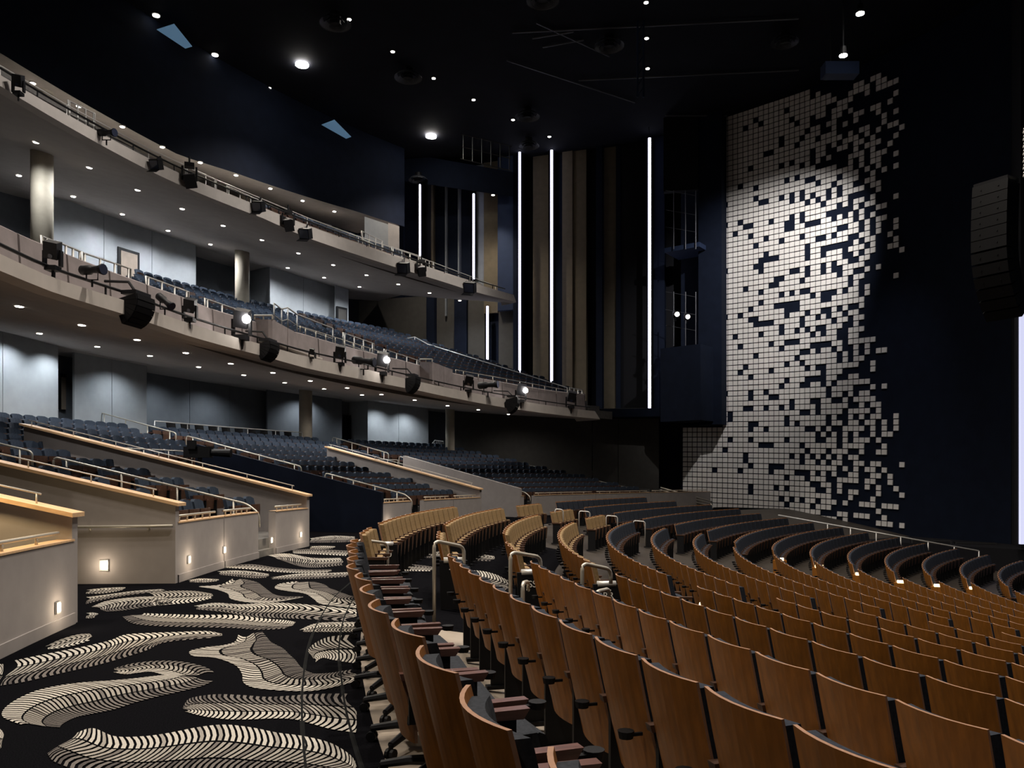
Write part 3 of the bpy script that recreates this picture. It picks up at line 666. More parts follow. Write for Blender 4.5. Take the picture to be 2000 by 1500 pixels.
# ------------------------------------------------------------------ tiled wall
# each tile course: number, columns left bare among 0-16, columns tiled among 17-33
COURSES = [
    (-63, [], []),
    (-62, [], [18]),
    (-61, [6, 12], [17, 18, 19, 20, 25, 26, 28, 29]),
    (-60, [4, 7], [17, 18, 19, 20, 21, 24, 25, 26, 27, 29, 30]),
    (-59, [13], [17, 18, 19, 22, 23, 24, 27, 29, 30, 31, 32]),
    (-58, [14], [18, 19, 21, 22, 23]),
    (-57, [], [21, 22, 24, 32]),
    (-56, [11, 16], [17, 18, 20, 21, 25, 26, 28, 29, 31]),
    (-55, [11, 15], [17, 18, 21, 23, 25, 29]),
    (-54, [8, 9, 14], [17, 19, 20, 21, 30, 32]),
    (-53, [], [17, 18, 19, 20, 21, 22, 24, 26, 27, 30]),
    (-52, [5], [18, 19, 21, 23, 24, 25, 27, 29, 31, 32]),
    (-51, [11, 13], [18, 19, 22, 23, 25, 26, 28, 33]),
    (-50, [15], [18, 20, 25, 27, 28, 29, 32]),
    (-49, [3], [17, 24, 25, 26, 28, 31]),
    (-48, [6, 12, 14], [17, 18, 19, 20, 21, 24, 26, 28, 29, 30]),
    (-47, [16], [18, 19, 20, 21, 22, 23, 24, 26, 28, 29, 32]),
    (-46, [0, 6], [17, 19, 20, 21, 23, 24, 25, 27, 29]),
    (-45, [7, 8, 11, 13, 15], [17, 18, 19, 20, 22, 23, 24, 25, 28, 30, 32]),
    (-44, [13, 15], [18, 19, 21, 23, 24, 27, 28]),
    (-43, [16], [17, 19, 21, 23, 24, 25, 26, 28, 29]),
    (-42, [0, 3], [17, 18, 20, 21, 22, 23, 29]),
    (-41, [4, 5, 9, 13, 15], [17, 18, 19, 20, 21, 23, 25, 26, 28]),
    (-40, [2, 12, 13, 15], [17, 18, 19, 25, 27, 28, 32]),
    (-39, [5, 12, 13, 16], [19, 20, 22, 24, 26, 29, 30]),
    (-38, [8], [17, 18, 19, 20, 21, 22, 23, 24, 26, 28]),
    (-37, [6, 11, 15], [17, 18, 19, 20, 21, 24, 25, 27, 29, 30]),
    (-36, [], [17, 20, 22, 23, 24, 25, 27, 29, 32]),
    (-35, [8, 16], [17, 18, 19, 20, 21, 22, 23, 26, 27, 29, 32]),
    (-34, [7, 8, 9, 10, 16], [17, 18, 25, 27, 28, 31]),
    (-33, [0, 6, 7, 16], [17, 18, 20, 21, 22, 24, 25, 26, 28, 32]),
    (-32, [7], [17, 18, 19, 20, 21, 22, 25, 27, 28, 31, 32]),
    (-31, [13, 14, 16], [17, 18, 20, 22, 23, 26, 27, 33]),
    (-30, [10, 11, 16], [17, 18, 20, 23, 24, 25, 26]),
    (-29, [4, 9, 10, 15], [17, 18, 19, 20, 21, 23, 24, 27, 29]),
    (-28, [7], [17, 18, 19, 20, 21, 22, 23, 25, 26]),
    (-27, [11, 13, 15, 16], [17, 18, 19, 20, 21, 22, 23, 25, 32]),
    (-26, [7], [18, 22, 24, 25, 27]),
    (-25, [5, 10, 11, 12, 13, 14], [17, 18, 21, 22, 23, 24, 25, 27]),
    (-24, [0, 3, 12, 13, 14], [17, 18, 19, 20, 21, 22, 23, 24, 25, 26]),
    (-23, [5, 6, 12, 16], [17, 18, 21, 23, 26]),
    (-22, [6, 7, 8, 9, 15], [17, 19, 21, 22, 24, 25]),
    (-21, [11, 15], [17, 18, 19, 20, 22, 23, 25, 26]),
    (-20, [2, 7, 11, 14, 16], [17, 20, 21, 22, 25]),
    (-19, [], [18, 20, 21, 24, 25, 26]),
    (-18, [3, 9, 12, 13, 14], [17, 18, 19, 20, 21, 24, 25]),
    (-17, [11], [21, 22, 24, 25, 26, 27, 28]),
    (-16, [6, 15, 16], [17, 19, 20, 22, 25, 27]),
    (-15, [14], [17, 18, 19, 20, 21, 23, 25, 27, 29, 30]),
    (-14, [4, 12, 15], [17, 18, 19, 20, 21, 23, 25, 26]),
    (-13, [3, 9, 16], [17, 20, 21, 22, 23, 24, 25, 28]),
    (-12, [5], [17, 18, 20, 21, 22, 28]),
    (-11, [12, 16], [20, 21, 24, 25]),
    (-10, [11, 15, 16], [17, 18, 20, 22, 23, 24, 25, 26, 27]),
    (-9, [0, 5, 8], [17, 18, 19, 21, 22, 23, 24, 28, 30]),
    (-8, [5, 9, 10], [17, 18, 19, 21, 22, 24, 26, 27]),
    (-7, [13], [19, 20, 23, 25, 26, 27, 28]),
    (-6, [4, 5, 8, 11, 13], [17, 19, 20, 21, 22, 23, 26, 28, 29]),
    (-5, [1, 15, 16], [17, 19, 20, 21, 22, 24, 25, 26, 27, 29]),
    (-4, [1, 12], [17, 18, 19, 21, 24, 26, 28, 29, 32]),
    (-3, [5, 6, 12, 14], [17, 18, 19, 21, 22, 24, 25, 27, 28, 30, 32]),
    (-2, [5, 8, 16], [18, 20, 23, 24, 25, 26, 28, 30, 32]),
    (-1, [], [17, 19, 21, 23, 25, 28, 30, 31]),
    (0, [1, 5, 12], [17, 20, 21, 23, 25, 26, 27, 29]),
    (1, [7, 8, 9, 15], [17, 18, 19, 20, 21, 23, 24, 25, 26, 30]),
    (2, [0, 16], [17, 18, 19, 21, 22, 23, 26, 29, 30]),
    (3, [4, 13, 15], [18, 20, 22, 24, 25]),
    (4, [4, 15], [17, 19, 21, 22, 25, 26, 28, 29, 33]),
    (5, [5, 9, 10, 11], [17, 18, 19, 20, 21, 23, 25, 27, 28, 30]),
    (6, [3, 9, 14, 15, 16], [17, 19, 21, 24, 25, 28, 29, 31]),
    (7, [12, 16], [17, 18, 19, 22, 23, 24, 25, 27, 28, 31]),
    (8, [], [19, 20, 22, 27, 29, 32]),
    (9, [5, 10, 12], [17, 20, 22, 24, 25, 29, 33]),
    (10, [5], [17, 18, 19, 20, 24, 28]),
    (11, [11, 13, 15], [17, 19, 20, 21, 23, 26, 27, 28, 30, 31, 32]),
    (12, [12], [18, 19, 20, 29]),
    (13, [], [17, 18, 22, 23, 25, 26, 27, 30]),
    (14, [], [17, 18, 19, 20, 21, 23, 29, 30, 31, 33]),
    (15, [], []),
    (16, [], []),
]
def tx(c): return TX[c + 8]
TX = [1333, 1342.5, 1352, 1361.5, 1371, 1380.5, 1390.5, 1400.5, 1411, 1421, 1431, 1440.5, 1451, 1461, 1471, 1481, 1491, 1501, 1511, 1521, 1531.5, 1541.5, 1551.5, 1561.5, 1571.5, 1582, 1592.5, 1602.5, 1613, 1623.5, 1634, 1645, 1656, 1666, 1677, 1688, 1699, 1710, 1721, 1732.5, 1744, 1755.5, 1767]
def tpv(x): t = (x - 1411) / 100; return 9.9361 + .4293 * t + .0426 * t * t
def tY(x): return F * .305 / tpv(x)
def ty(x, Rr):
    t = (x - 1411) / 100; return 853.77 + Rr * tpv(x) - .000785 * Rr * Rr * t - .1165e-4 * Rr ** 3 * t
wt = sempty('wall_tiled')
mb = MB(); xs_ = list(range(1330, 1990, 15)); lo = []; hi = []; lo2 = []; hi2 = []
for x in xs_:
    p = P(x, HZ, tY(x) + .07); q = P(x, HZ, tY(x) + .4); lo.append(Vector((p.x, p.y, ZB))); hi.append(Vector((p.x, p.y, 26))); lo2.append(Vector((q.x, q.y, ZB))); hi2.append(Vector((q.x, q.y, 26)))
mb.strip(lo, hi); mb.strip(hi, hi2); mb.strip(hi2, lo2)
build(mb, 'wall_face', M['navyw'], wt)
tmb = MB(); tmb.box(-.5, .5, 0, .05, -.5, .5)
tmesh = tmb.mesh('tile', M['tile'])
cells = []
for r, bare, tiled in COURSES:
    cells += [(c, r) for c in range(17) if c not in bare] + [(c, r) for c in tiled]
for c in range(-8, 0):
    for r in range(-2, 15):
        if (c, r) != (-2, 6): cells.append((c, r))
def tile_xf(c, r):
    x0, x1 = tx(c), tx(c + 1); xm = (x0 + x1) / 2
    A, B = P(x0, ty(x0, r + .5), tY(x0)), P(x1, ty(x1, r + .5), tY(x1))
    U, L = P(xm, ty(xm, r), tY(xm)), P(xm, ty(xm, r + 1), tY(xm))
    d = B - A; mid = (A + B) / 2
    yaw = math.atan2(d.y, d.x); pitch = math.atan2(d.z, math.hypot(d.x, d.y))
    return mid, d.length * .84, (U - L).length * .84, yaw, pitch
def tile_mat(c, r):
    mid, w_, h_, yaw, pt = tile_xf(c, r)
    return Matrix.Translation(mid) @ Matrix.Rotation(yaw, 4, 'Z') @ Matrix.Rotation(-pt, 4, 'Y') @ Matrix.Diagonal((w_, 1, h_, 1))
cells.sort(key=lambda q: tile_xf(*q)[0].y)
for c, r in cells[:300]:
    o = link('tile', tmesh, wt); o.matrix_local = tile_mat(c, r)
mb = MB()
for c, r in cells[300:]:
    X = tile_mat(c, r); mb.add([X @ Vector(v) for v in tmb.v], tmb.f)
build(mb, 'tile_field', M['tile'], wt, kind='stuff')
# navy volume with the lighting niche left of the tiles
nv = sempty('wall_niche')
slab('niche_side', 1364, 47.9, 1409.5, 47.2, zat(829, 47.5), CEIL, 'navyw', nv, 1.2)
slab('niche_back', 1296, 51.2, 1364, 50.6, zat(680, 49), CEIL, 'blackw', nv, .3)
slab('niche_parapet', 1290, 47.9, 1368, 46.2, zat(822, 47), zat(676, 47), 'navyw', nv, 1.6)
slab('niche_deck', 1298, 48.2, 1366, 46.9, zat(487, 47.5), zat(478, 47.5), 'navyb', nv, 2)
slab('niche_header', 1296, 48.2, 1364, 47.8, zat(372, 48), CEIL, 'blackw', nv, .4)
for yb, yt in ((487, 372), (676, 570)):
    t = thing('niche_railing', 'thin grey railing of the %s deck in the dark lighting niche' % ('upper' if yb < 500 else 'lower'), 'railing', P(1300, yb, 48))
    o = t.location
    for x in (1316, 1339, 1359): mb = MB(); Yx = 48.0 - (x - 1300) * .018; mb.tube([P(x, yb, Yx) - o, P(x, yt, Yx) - o], .03, 5); build(mb, 'post', M['dsteel'], t)
    for f in (0, .33, .62): mb = MB(); mb.tube([P(1300, yt + (yb - yt) * f, 48) - o, P(1359, yt + 10 + (yb - yt) * f, 46.95) - o], .018, 5); build(mb, 'bar', M['dsteel'], t)
def spotlight(loc, aim, s, label, group=None, lit=False, wide=True):
    """theatre lamp: yoke, tapered body, lens"""
    t = thing('stage_light', label, 'stage light', loc, 0, group)
    q = Vector(aim).to_track_quat('Y', 'Z').to_matrix().to_4x4()
    mb = MB(); mb.tube([q @ Vector((0, y, 0)) * s for y in (-.5, -.45, -.1, 0, .32, .5)], [.13 * s, .17 * s, .17 * s, .11 * s, .14 * s, .2 * s], 12); build(mb, 'body', M['blackm'], t, True)
    mb = MB(); mb.tube([q @ Vector((0, .495, 0)) * s, q @ Vector((0, .52, 0)) * s], .18 * s, 12); build(mb, 'lens', M['lens'] if lit else M['glass'], t)
    mb = MB(); mb.tube([(-.2 * s, 0, 0), (-.2 * s, 0, -.35 * s), (.2 * s, 0, -.35 * s), (.2 * s, 0, 0)], .03 * s, 6); mb.tube([(0, 0, -.35 * s), (0, 0, -.6 * s)], .035 * s, 6); build(mb, 'yoke', M['blackm'], t)
    return t
spotlight(P(1320, 612, 47.4), (.0, -1, -.35), .75, 'lit round lamp in the dark lighting niche, the higher of two', None, True)
spotlight(P(1341, 617, 47.0), (.0, -1, -.35), .7, 'lit round lamp in the dark lighting niche, the lower of two', None, True)

# ================================================================== BACK WALLS AND COLUMNS UNDER THE BALCONIES
def backwall(name, runs, parent, seams=True):
    """runs: (px0, px1, R, material, z0, z1)"""
    for x0, x1, R, m, z0, z1 in runs:
        a0, a1 = angp(x0, R), angp(x1, R); n = max(1, round((a1 - a0) * R / 57.3 / 2.4))
        for i in range(n):
            b0_, b1_ = a0 + (a1 - a0) * i / n + .012, a0 + (a1 - a0) * (i + 1) / n - .012
            mb = MB(); A, B = arc(R, b0_, b1_, z0, 3), arc(R, b0_, b1_, z1, 3); C, D = arc(R + .1, b0_, b1_, z0, 3), arc(R + .1, b0_, b1_, z1, 3)
            mb.strip(A, B, 0, True); mb.add([A[0], B[0], D[0], C[0]], [(0, 1, 2, 3)]); mb.add([A[-1], B[-1], D[-1], C[-1]], [(3, 2, 1, 0)])
            build(mb, 'wall_panel', M[m], parent)
bw = sempty('wall_back_lower')
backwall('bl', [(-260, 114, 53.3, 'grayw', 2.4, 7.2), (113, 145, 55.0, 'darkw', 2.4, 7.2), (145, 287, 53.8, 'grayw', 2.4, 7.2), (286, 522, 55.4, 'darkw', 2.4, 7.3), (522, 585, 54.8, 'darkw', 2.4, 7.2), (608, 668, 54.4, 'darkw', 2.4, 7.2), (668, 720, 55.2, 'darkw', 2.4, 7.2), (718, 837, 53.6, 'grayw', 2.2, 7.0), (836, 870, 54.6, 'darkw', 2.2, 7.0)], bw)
for x0, x1, R in ((113.5, 0, 53.3), (286.5, 0, 53.8), (718, 0, 53.6), (836, 0, 53.6)):
    a = angp(x0, R); mb = MB(); mb.add([pol(R, a, 2.2), pol(R + 2, a, 2.2), pol(R + 2, a, 7.2), pol(R, a, 7.2)], [(0, 1, 2, 3)]); build(mb, 'return_panel', M['grayw'], bw)
mb = MB(); mb.strip(arc(62.5, -40, 62, -1), arc(62.5, -40, 62, 24)); build(mb, 'shell', M['blackw'], bw)
bu = sempty('wall_back_upper')
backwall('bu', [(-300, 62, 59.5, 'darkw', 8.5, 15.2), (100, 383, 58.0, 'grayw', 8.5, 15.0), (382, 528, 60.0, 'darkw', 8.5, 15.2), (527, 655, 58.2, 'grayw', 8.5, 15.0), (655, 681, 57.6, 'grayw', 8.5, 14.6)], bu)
for x0, R in ((383, 58.0), (528, 58.2)):
    a = angp(x0, R); mb = MB(); mb.add([pol(R, a, 8.5), pol(R + 2, a, 8.5), pol(R + 2, a, 15), pol(R, a, 15)], [(0, 1, 2, 3)]); build(mb, 'return_panel', M['grayw'], bu)
def column(px, wpx, R, z0, z1, lab):
    p = cylp(px, HZ, R); r = wpx / 2 / F * p.y
    t = thing('column', lab, 'column', (p.x, p.y, z0))
    mb = MB(); mb.tube([(0, 0, 0), (0, 0, z1 - z0)], r, 28); build(mb, 'shaft', M['column'], t, True)
    mb = MB(); mb.tube([(0, 0, z1 - z0 - .12), (0, 0, z1 - z0)], r * 1.06, 28); build(mb, 'collar', M['column'], t, True)
column(82, 40, 51.0, 7.0, 14.4, 'round pale column behind the lower balcony near the follow spots')
column(473, 27, 55.5, 9.5, 14.6, 'round pale column between grey walls above the lower balcony seats')
column(597, 25, 52.6, 2.5, 7.0, 'round stone column under the lower balcony beside the black chairs')
column(879, 18, 51.0, .5, 7.0, 'slim round column under the lower balcony by the dark side wall')
column(476, 22, 59.0, 13, 19, 'short round column behind the upper balcony rail')
def door(n, x0, x1, y0, y1, R, m):
    a0, a1 = angp(x0, R), angp(x1, R); Y = cylY((x0 + x1) / 2, R); z0, z1 = zat(y1, Y), zat(y0, Y)
    o = sempty('door_%d' % n)
    for nm, d, mm, i in (('door_frame', -.06, 'black', 0), ('door_leaf', -.09, m, .12)):
        mb = MB(); k = (a1 - a0) * i
        A, B = arc(R + d, a0 + k, a1 - k, z0, 2), arc(R + d, a0 + k, a1 - k, z1 - i * 1.2, 2); C, D = arc(R + .05, a0 + k, a1 - k, z0, 2), arc(R + .05, a0 + k, a1 - k, z1 - i * 1.2, 2)
        mb.strip(A, B, 0, True); mb.strip(B, D, 0, True); mb.add([A[0], B[0], D[0], C[0]], [(0, 1, 2, 3)]); mb.add([A[-1], B[-1], D[-1], C[-1]], [(3, 2, 1, 0)])
        build(mb, nm, M[mm], o)
door(1, 229, 271, 488, 545, 58.0, 'doorw'); door(2, 490, 520, 568, 610, 60.0, 'doorw'); door(3, 657, 677, 600, 640, 57.5, 'dtaupe'); door(4, 671, 715, 812, 865, 55.1, 'blackw'); door(5, 116, 127, 730, 800, 54.9, 'doorw')

# ================================================================== BALCONIES
def curve(R, pts):
    A = []; Z = []
    for px, py in pts: v = cylp(px, py, R); A.append(angp(px, R)); Z.append(v.z)
    A, Z = np.array(A), np.array(Z)
    return lambda a: float(np.interp(a, A, Z))
B1R, B1P, B1S = 42.0, 42.75, 53.4
lb = curve(B1R, [(0, 534), (100, 574), (255, 621), (370, 660), (514, 698), (600, 722), (700, 742), (810, 763), (900, 782), (1000, 800), (1100, 813), (1172, 820)])
lt = curve(B1R, [(0, 496), (100, 541), (255, 590), (370, 632), (514, 673), (600, 697), (700, 717), (831, 748), (900, 763), (1027, 785), (1160, 803)])
pt = curve(B1P, [(0, 433), (63, 463), (255, 540), (367, 580), (413, 600), (458, 614), (584, 648), (600, 652), (700, 681), (782, 701), (887, 728), (988, 746), (1086, 763), (1144, 769)])
sb = curve(B1S, [(0, 646), (140, 683), (287, 711), (520, 752), (610, 766), (836, 797), (890, 804), (1050, 815), (1172, 822)])
E1 = angp(1172, B1R); E1p = angp(1144, B1P)
wb1 = sempty('wall_balcony_lower')
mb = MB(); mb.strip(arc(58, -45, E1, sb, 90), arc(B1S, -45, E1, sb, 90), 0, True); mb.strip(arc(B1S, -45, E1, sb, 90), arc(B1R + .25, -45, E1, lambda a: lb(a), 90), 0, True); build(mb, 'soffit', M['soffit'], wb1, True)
mb = MB(); mb.strip(arc(B1R + .25, -45, E1, lb, 90), arc(B1R, -45, E1, lambda a: lb(a) + .04, 90), 0); mb.strip(arc(B1R, -45, E1, lambda a: lb(a) + .04, 90), arc(B1R, -45, E1 - .6, lt, 90), 0); mb.strip(arc(B1R, -45, E1 - .6, lt, 90), arc(B1P + .3, -45, E1 - .6, lt, 90), 0)
mb.add([pol(B1R, E1, lb(E1)), pol(B1R, E1 - .6, lt(E1)), pol(B1P + 1, E1 - .6, lt(E1)), pol(B1P + 1, E1, lb(E1))], [(0, 1, 2, 3)])
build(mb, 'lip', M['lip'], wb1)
a = -40.0; pw = 2.05
while a < E1p - .3:
    a1 = min(a + pw, E1p); g = .045
    mb = MB(); f0 = arc(B1P, a + g, a1 - g, lambda q: lt(q) - .05, 3); f1 = arc(B1P + .05, a + g, a1 - g, lambda q: pt(q) - .04, 3); f2 = arc(B1P + .12, a + g, a1 - g, pt, 3)
    mb.strip(f0, f1); mb.strip(f1, f2); mb.strip(f2, arc(B1P + .3, a + g, a1 - g, pt, 3))
    mb.add([f0[0], f1[0], f2[0], pol(B1P + .3, a + g, pt(a)), pol(B1P + .3, a + g, lt(a) - .05)], [(0, 1, 2, 3, 4)]); mb.add([f0[-1], f1[-1], f2[-1], pol(B1P + .3, a1 - g, pt(a1)), pol(B1P + .3, a1 - g, lt(a1) - .05)], [(4, 3, 2, 1, 0)])
    build(mb, 'fascia_panel', M['fascia'], wb1); a = a1
mb = MB(); mb.strip(arc(B1P + .16, -40, E1p, lambda q: lt(q) - .1), arc(B1P + .16, -40, E1p, lambda q: pt(q) - .03)); build(mb, 'fascia_backing', M['dtaupe'], wb1)
def piperail(R, a0, a1, fz, lab, step=2.4, r=.03):
    p = arc(R, a0, a1, fz); t = thing('lighting_pipe', lab, 'pipe', p[0]); o = p[0]
    mb = MB(); mb.tube([v - o for v in p], r, 6); build(mb, 'pipe', M['black'], t, True)
    a = a0
    while a < a1:
        mb = MB(); v = pol(R, a, fz(a)); mb.tube([v - o, v - o - Vector((0, 0, .22))], .022, 5); build(mb, 'bracket', M['black'], t); a += step
piperail(B1R + .12, -30, E1 - 1, lambda q: lt(q) + .2, 'black lighting pipe on brackets along the lower balcony lip')
# projecting upholstered boxes on the lower balcony
for x0, xc, x1, yt0, yb0, yt1, yb1, lab in ((497, 530, 583, 624, 660, 652, 690, 'projecting mauve upholstered booth on the lower balcony front, the larger'), (820, 842, 884, 707, 744, 722, 757, 'smaller projecting mauve upholstered booth farther along the lower balcony')):
    Y = cylY(xc, B1P) - 1.0; ac = angp(xc, B1P)
    p0 = P(x0, yt0, Y + .3); p1 = P(xc + 2, yt0, Y - .1); p2 = P(x1, yt1, cylY(x1, B1P) - .1)
    h = (yb0 - yt0) / F * Y + .12
    t = thing('balcony_booth', lab, 'booth', p1 - Vector((0, 0, h)))
    o = t.location; back = [Vector((.9, 1.6, 0))] * 2
    for u, v in ((p0, p1), (p1, p1.lerp(p2, .55)), (p1.lerp(p2, .57), p2)):
        d = (v - u).normalized(); nr = Vector((-d.y, d.x, 0)) * .12; lo_ = [u - o - Vector((0, 0, h)), v - o - Vector((0, 0, h))]
        mb = MB(); z_ = Vector((0, 0, 1)); mb.hexa([lo_[0], lo_[1], lo_[1] + nr, lo_[0] + nr], [u - o, v - o, v - o + nr, u - o + nr]); build(mb, 'padded_panel', M['fascia'], t)
    mb = MB(); mb.tube([p0 - o + Vector((0, 0, .12)), p1 - o + Vector((0, 0, .12))], .03, 6)
    for f in (0, .5, 1): mb.tube([p0.lerp(p1, f) - o, p0.lerp(p1, f) - o + Vector((0, 0, .12))], .025, 5)
    build(mb, 'booth_rail', M['brass'], t)
    mb = MB(); dep = Vector((.5, 1.2, 0)); mb.hexa([p0 - o - Vector((0, 0, h)), p1 - o - Vector((0, 0, h)), p2 - o - Vector((0, 0, h)), p2 - o - Vector((0, 0, h)) + dep, p0 - o - Vector((0, 0, h)) + dep], [v + Vector((0, 0, .06)) for v in (p0 - o - Vector((0, 0, h)), p1 - o - Vector((0, 0, h)), p2 - o - Vector((0, 0, h)), p2 - o - Vector((0, 0, h)) + dep, p0 - o - Vector((0, 0, h)) + dep)]); build(mb, 'booth_base', M['lip'], t)
# lower balcony seating
def b1z(R): return 5.55 + .385 * (R - 43.5)
mb = MB()
for j in range(14):
    r0, r1 = 43.0 + j, 44.0 + j; z = b1z(r1 - .3); mb.strip(arc(r1, -40, E1 + 3, z), arc(r0, -40, E1 + 3, z)); mb.strip(arc(r0, -40, E1 + 3, z), arc(r0, -40, E1 + 3, z - .45))
struct(mb, 'floor_balcony_lower', M['tread'])
s1 = []
for j in range(13):
    R = 44.0 + j; z = b1z(R + .6); st = math.degrees(.55 / R); a = -20
    while a < E1 + 1:
        a += st; p = pol(R + .6, a, z); x, y = proj((p.x, p.y, p.z + .9))
        if abs(a - 8.4) < .9 or abs(a - 22.6) < .9 or abs(a - 33.5) < .9: continue
        if x > 760 and y < 640 + (x - 760) * .315: continue
        if x < 250: continue
        if inframe(p, 20): s1.append((R + .6, a, z))
stuff(S_TIER, s1, 'lower_balcony_seat_rows', 'rows of navy seats rising behind the lower balcony front', 'seats')
def prail(name, lab, pts, R, drop=.85, posts=4, group=None, m='steel', r=.028, low=True):
    v = [cylp(x, y, R_) for (x, y), R_ in zip(pts, R if isinstance(R, (list, tuple)) else [R] * len(pts))]
    D = Vector((0, 0, drop)); line = [v[0] - D * .6] + v + [v[-1] - D * .6]
    seg = [(v[0].lerp(v[-1], f)) for f in np.linspace(.05, .95, posts)] if len(v) == 2 else v
    t = rail(name, lab, line, [(q - D, q) for q in seg], r, m, group)
    if low: mb = MB(); o = Vector(line[0]); mb.tube([q - o - D * .55 for q in v], r * .7, 5); build(mb, 'lower_rail', M[m], t)
    return t
G1 = 'steel rails above the lower balcony front'
for pts, Rr in (([(80, 461), (110, 473)], 43.4), ([(112, 472), (158, 492)], 43.4), ([(160, 493), (255, 525)], 43.3), ([(285, 540), (368, 570)], 43.3), ([(400, 583), (490, 614)], 43.5), ([(535, 592), (550, 604), (562, 601), (580, 614), (650, 641)], 45.5), ([(670, 650), (730, 671)], 45), ([(750, 682), (817, 704)], 44.5)):
    prail('balcony_handrail', 'pale steel handrail among the navy seats just above the lower balcony front', pts, Rr, .8, 4, G1)
prail('balcony_edge_rail', 'long pale handrail stepping down along the right end of the lower balcony seats', [(768, 655), (790, 662), (810, 658), (835, 672), (1108, 757)], [55, 54.5, 54, 53, 44.2], .8, 5)
prail('balcony_end_rail', 'short thin railing at the far tip of the lower balcony', [(1112, 757), (1138, 762)], 43.6, .8, 4)
for seg in (((586, 637), (760, 692)), ((890, 722), (1140, 768))):
    prail('balcony_cap_rail', 'thin rail along the top of the mauve lower balcony panels, %s stretch' % ('middle' if seg[0][0] < 700 else 'far'), list(seg), 42.95, .3, 10, None, 'brass', .02, False)

# upper balcony
B2R, B2S = 47.4, 58.4
l2b = curve(B2R, [(0, 171), (290, 335), (350, 363), (511, 427), (600, 466), (700, 500), (778, 525), (860, 550), (940, 575), (1008, 591)])
l2t = curve(B2R, [(0, 146), (290, 309), (350, 338), (511, 404), (600, 440), (700, 476), (778, 503), (845, 526), (1004, 576)])
s2b = curve(B2S, [(0, 354), (63, 378), (105, 385), (381, 481), (490, 514), (528, 522), (679, 569), (780, 576), (833, 585), (911, 600)])
E2 = angp(1008, B2R)
wb2 = sempty('wall_balcony_upper')
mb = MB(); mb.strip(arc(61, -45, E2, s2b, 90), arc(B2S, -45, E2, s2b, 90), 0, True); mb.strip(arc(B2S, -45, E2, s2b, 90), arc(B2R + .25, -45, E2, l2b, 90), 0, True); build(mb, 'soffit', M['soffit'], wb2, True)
mb = MB(); mb.strip(arc(B2R + .25, -45, E2, l2b, 90), arc(B2R, -45, E2, lambda a: l2b(a) + .04, 90)); mb.strip(arc(B2R, -45, E2, lambda a: l2b(a) + .04, 90), arc(B2R, -45, E2 - .25, l2t, 90)); mb.strip(arc(B2R, -45, E2 - .25, l2t, 90), arc(B2R + 1.6, -45, E2 - .25, l2t, 90))
mb.add([pol(B2R, E2, l2b(E2)), pol(B2R, E2 - .25, l2t(E2)), pol(B2R + 1.2, E2 - .25, l2t(E2)), pol(B2R + 1.2, E2, l2b(E2))], [(0, 1, 2, 3)])
build(mb, 'lip', M['lip'], wb2)
mb = MB(); mb.strip(arc(B2R + 1.2, -45, E2 - 2, lambda a: l2t(a) - .1, 90), arc(B2R + 1.2, -45, E2 - 2, lambda a: l2t(a) + .55, 90)); mb.strip(arc(B2R + 1.2, -45, E2 - 2, lambda a: l2t(a) + .55, 90), arc(B2R + 1.4, -45, E2 - 2, lambda a: l2t(a) + .55, 90)); build(mb, 'parapet', M['lip'], wb2)
piperail(B2R + .12, -30, E2 - 1, lambda q: l2t(q) + .25, 'black lighting pipe on brackets along the upper balcony lip')
prail('upper_balcony_rail', 'thin dark rail along the whole upper balcony front', [(x, l) for x, l in ((-60, 88), (0, 128), (130, 205), (290, 290), (420, 350), (511, 388), (600, 425), (700, 462), (800, 495), (968, 558))], B2R + .9, .6, 10, None, 'steel', .02, False)
G2 = 'steel handrails standing on the upper balcony edge'
for pts in ([(133, 196), (185, 222)], [(362, 325), (422, 352)], [(443, 363), (513, 394)], [(706, 451), (748, 472)], [(765, 482), (820, 500)], [(822, 505), (847, 512)]):
    prail('upper_handrail', 'pale steel handrail standing on the upper balcony edge', pts, B2R + 1.1, .7, 4, G2)
e2 = curve(56.0, [(0, 103), (350, 303), (455, 336), (697, 413), (781, 440)])
mb = MB(); mb.strip(arc(56, -45, angp(781, 56), e2), arc(60.5, -45, angp(781, 56), lambda a: e2(a) + .4)); build(mb, 'upper_soffit', M['lip'], wb2)  # paler plaster than the other soffits: bounced light put into the colour
mb = MB(); mb.strip(arc(56, -45, angp(790, 56), e2), arc(56, -45, angp(790, 56), CEIL + 1), 0, True); build(mb, 'upper_wall', M['navyw'], wb2)
mb = MB(); mb.strip(arc(60.3, -45, 40, 12), arc(60.3, -45, 40, 20), 0, True); build(mb, 'rear_wall', M['grayw'], wb2)
for x0, x1, R, m in ((712, 758, 54.5, 'grayw'), (758, 780, 54.2, 'lip')):
    mb = MB(); a0, a1 = angp(x0, R), angp(x1, R); mb.strip(arc(R, a0, a1, 14), arc(R, a0, a1, zat(423 if x0 < 750 else 435, cylY(x0, R))), 0, True); build(mb, 'end_wall', M[m], wb2)
def b2z(R): return 12.5 + .45 * (R - 48.6)
mb = MB()
for j in range(12):
    r0, r1 = 48.5 + j, 49.5 + j; z = b2z(r1 - .2); mb.strip(arc(r1, -40, E2 - 3, z), arc(r0, -40, E2 - 3, z)); mb.strip(arc(r0, -40, E2 - 3, z), arc(r0, -40, E2 - 3, z - .5))
struct(mb, 'floor_balcony_upper', M['tread'])
s2 = []
for j in range(8):
    R = 49.6 + j; z = b2z(R + .4); st = math.degrees(.55 / R); a = -5
    while a < E2 - 4:
        a += st; p = pol(R + .4, a, z); x, y = proj((p.x, p.y, p.z + .9))
        if 520 < x < 790 and y > 395 + (x - 520) * .2: s2.append((R + .4, a, z))
stuff(S_TIER, s2, 'upper_balcony_seat_rows', 'dark seats just visible behind the upper balcony rail', 'seats')

